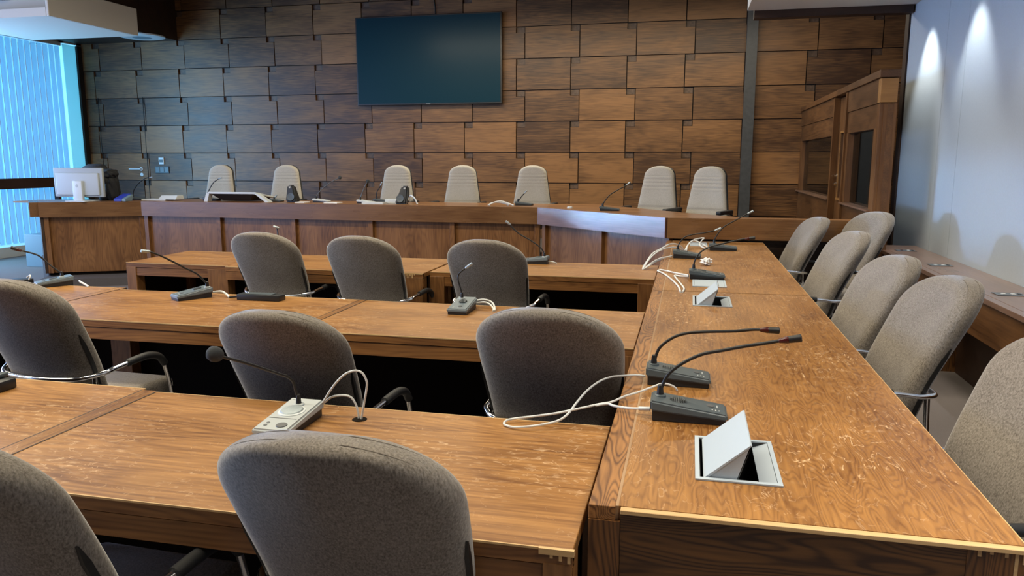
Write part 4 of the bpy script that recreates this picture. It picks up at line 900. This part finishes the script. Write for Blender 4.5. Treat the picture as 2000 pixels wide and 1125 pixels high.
def speaker(label, x, y, lean):
    t = thing('desktop_speaker', (x, y, 1.0), label, 'speaker', 'black desktop speakers on the dais')
    MB().hexa([(-0.075,-0.06,0),(0.075,-0.06,0),(0.075,0.07,0),(-0.075,0.07,0),(-0.045+lean,-0.02,0.205),(0.035+lean,-0.02,0.205),(0.035+lean,0.05,0.205),(-0.045+lean,0.05,0.205)], 0.018).build('cabinet', 'blackp', t, smooth=True)
    MB().lathe((0.0, -0.055, 0.065), (0, -1, 0.19), [(0, 0.046), (0.004, 0.046), (0.0045, 0.04), (-0.002, 0.02)], 28).build('driver', 'dgrey', t, smooth=True)
    MB().lathe((-0.005+lean, -0.022, 0.18), (0, -1, 0.5), [(0, 0.014), (0.003, 0.012)], 16).build('tweeter', 'mark', t, smooth=True)
speaker('black tapered speaker right of the second high-back chair on the dais', -4.63, 8.42, -0.02)
speaker('black tapered speaker leaning right in front of the third high-back chair', -3.22, 8.35, 0.05)
for lab, (a, b_, c, d_, h) in {'white papers between the left speaker and the foam ball microphone': (-4.52, -4.40, 8.25, 8.40, 0.012),
    'white keyboard-like tray at the base of the upright dais microphone': (-3.66, -3.40, 8.22, 8.36, 0.022),
    'white box left of the right black speaker on the dais': (-3.44, -3.28, 8.38, 8.52, 0.05),
    'folded white papers right of the foam ball microphone': (-4.15, -3.98, 8.25, 8.40, 0.012)}.items():
    o = MB().box(a, b_, c, d_, 1.0005, 1.0+h, 0.002).build('papers' if h < 0.02 else 'white_tray', 'paper' if h < 0.02 else 'white', None, ((a+b_)/2, (c+d_)/2, 1.0))
    tag(o, lab, 'papers' if h < 0.02 else 'tray')
o = MB().lathe((-1.22, 8.02, 1.0), (0, 0, 1), [(0.0, 0.03), (0.014, 0.028), (0.018, 0.018)], 20).build('round_cap', 'white', None, (-1.22, 8.02, 1.0), True)
tag(o, 'small round white cap on the dais desk where it turns', 'cap')
pc = MB().box(-9.16, -8.80, 9.0, 9.3, 0.0, 0.46, 0.006).build('metal_box', 'pcbox', None, (-9.2, 9.2, 0))
tag(pc, 'blue-grey metal box standing on the floor left of the dais desk', 'box')

# ------------------------------------------------------------------ glazed partition at the right of the dais
pt = thing('glazed_partition', (1.56, 9.0, 0), 'wooden interpreter partition with windows and a door right of the dark column', 'partition')
OP = (1.56, 9.0, 0); XA, XB = 1.50, 1.625
# near post
MB().box(XA, XB, 6.975, 7.06, 0.3, 1.96, 0.003).build('end_post', 'booth_z', pt, OP)
MB().box(XA+0.03, XB+0.006, 6.968, 6.975, 0.3, 1.955).build('post_cover', 'booth_z', pt, OP)
MB().box(XA-0.004, XB+0.002, 6.965, 7.06, 1.965, 2.16, 0.003).build('corner_block', 'booth_light', pt, OP)
MB().box(XA-0.02, XB+0.01, 6.95, WY-0.035, 2.165, 2.225, 0.003).build('cap_rail', 'booth_x', pt, OP)
MB().box(XA, XB, 7.062, 8.35, 1.965, 2.163).box(XA, XB, 9.06, WY-0.035, 1.965, 2.163).build('head_board', 'booth_x', pt, OP)
def glazed(y0, y1):
    MB().box(XA+0.01, XB-0.01, y0, y1, 1.76, 1.962).build('upper_rail', 'booth_x', pt, OP)
    MB().box(XA+0.01, XB-0.01, y0, y1, 0.3, 1.06).build('lower_panel', 'booth_x', pt, OP)
    MB().box(XA-0.03, XB-0.01, y0, y1, 1.062, 1.08, 0.003).build('sill', 'counter', pt, OP)
    for a in (y0, y1-0.09): MB().box(XA+0.005, XB-0.005, a, a+0.09, 1.082, 1.76).build('window_stile', 'booth_z', pt, OP)
    MB().box(XA+0.06, XA+0.066, y0+0.09, y1-0.09, 1.082, 1.76).build('window_pane', 'glass', pt, OP)
glazed(7.065, 8.34); glazed(9.10, WY-0.04)
for y in (8.345, 9.02): MB().box(XA-0.012, XB, y, y+0.05, 0.3, 2.16).build('door_post', 'booth_z', pt, OP)
dl = MB().box(XA+0.05, XA+0.09, 8.40, 8.60, 0.31, 2.15).box(XA+0.05, XA+0.09, 8.86, 9.015, 0.31, 2.15).box(XA+0.05, XA+0.09, 8.60, 8.86, 0.31, 1.1).box(XA+0.05, XA+0.09, 8.60, 8.86, 1.78, 2.15).build('door_leaf', 'booth_z', pt, OP)
MB().box(XA+0.04, XA+0.052, 8.58, 8.60, 1.1, 1.78).box(XA+0.04, XA+0.052, 8.86, 8.88, 1.1, 1.78).box(XA+0.03, XA+0.052, 8.58, 8.88, 1.08, 1.1).box(XA+0.04, XA+0.052, 8.58, 8.88, 1.78, 1.8).build('pane_moulding', 'booth_light', dl)
MB().box(XA+0.068, XA+0.073, 8.60, 8.86, 1.1, 1.78).build('door_pane', 'glass', dl)
MB().lathe((XA+0.05, 8.96, 1.33), (-1, 0, 0), [(0, 0.022), (0.01, 0.022), (0.012, 0.01), (0.05, 0.01)]).tube([(XA, 8.96, 1.33), (XA-0.005, 8.85, 1.33)], 0.01).lathe((XA+0.05, 8.96, 1.24), (-1, 0, 0), [(0, 0.02), (0.03, 0.018)]).build('door_handle', 'chrome', dl, smooth=True)
for o in pt.children:
    pass
for o in dl.children: o.location = (0, 0, 0)
for o in dl.children:   # children of the leaf were built in world coordinates
    for v in o.data.vertices: v.co -= Vector(OP)
# passage trim behind with hinges
MB().box(1.6255, 1.632, 6.985, 7.02, 1.60, 1.70).box(1.6255, 1.632, 6.985, 7.02, 1.06, 1.16).build('hinge', 'mark', pt, OP)
MB().box(1.56, 1.605, 6.9665, 6.969, 0.31, 1.95).build('post_inlay', 'booth_x', pt, OP)

# ------------------------------------------------------------------ wall counter at the right
co = thing('wall_counter', (1.8, 4.5, 0), 'reddish brown counter with flush socket plates along the white right wall', 'counter')
OC = (1.8, 4.5, 0)
MB().box(1.655, 1.968, 0.6, 7.40, 0.72, 0.75, 0.002).build('countertop', 'counter', co, OC)
MB().box(1.60, 1.652, 0.6, 7.40, 0.72, 0.75, 0.002).build('edge_board', 'counter', co, OC)
MB().box(1.62, 1.645, 0.6, 7.40, 0.50, 0.72).build('apron', 'booth_x', co, OC)
for y in (1.4, 3.0, 4.42, 5.9, 7.33): MB().box(1.64, 1.965, y, y+0.04, 0.0, 0.72).build('bracket_panel', 'end_z', co, OC)
MB().box(1.9, 1.93, 0.6, 7.35, 0.0, 0.715).build('back_panel', 'dark_wood', co, OC)
MB().box(1.60, 1.64, 4.56, 4.68, 0.0, 0.12).box(1.64, 1.80, 4.60, 4.66, 0, 0.012).build('foot', 'blackp', co, OC)
for i, (ya, lab) in enumerate(((6.95, 'flush socket plate at the far end of the wall counter, with a red spot'), (6.03, 'flush socket plate in the middle of the visible wall counter'), (4.78, 'flush socket plate of the wall counter nearest the camera, two white sockets'))):
    p = thing('socket_plate', (1.78, ya, 0.75), lab, 'socket plate', 'socket plates in the wall counter')
    MB().box(-0.075, 0.075, -0.05, 0.05, 0.0005, 0.004, 0.001).build('plate', 'plate', p)
    for k in range(2): MB().box(-0.04+k*0.05, -0.02+k*0.05, -0.015, 0.015, 0.004, 0.006).build('socket', 'mark' if not (i == 0 and k == 0) else 'redring', p)
    MB().box(0.045, 0.06, -0.02, 0.02, 0.004, 0.006).build('switch', 'blackp', p)

o = MB().lathe((-3.64, 5.3, 0.56), (0.2, 0, 1), [(0, 0.006), (0.012, 0.018), (0.05, 0.02), (0.07, 0.008)], 18).tube([(-3.62, 5.3, 0.62), (-3.61, 5.32, 0.68), (-3.60, 5.35, 0.72)], 0.004).build('hanging_plug', 'chrome', None, (-3.64, 5.3, 0.56), True)
tag(o, 'small shiny plug hanging in the dark under the leftmost third row table', 'plug')
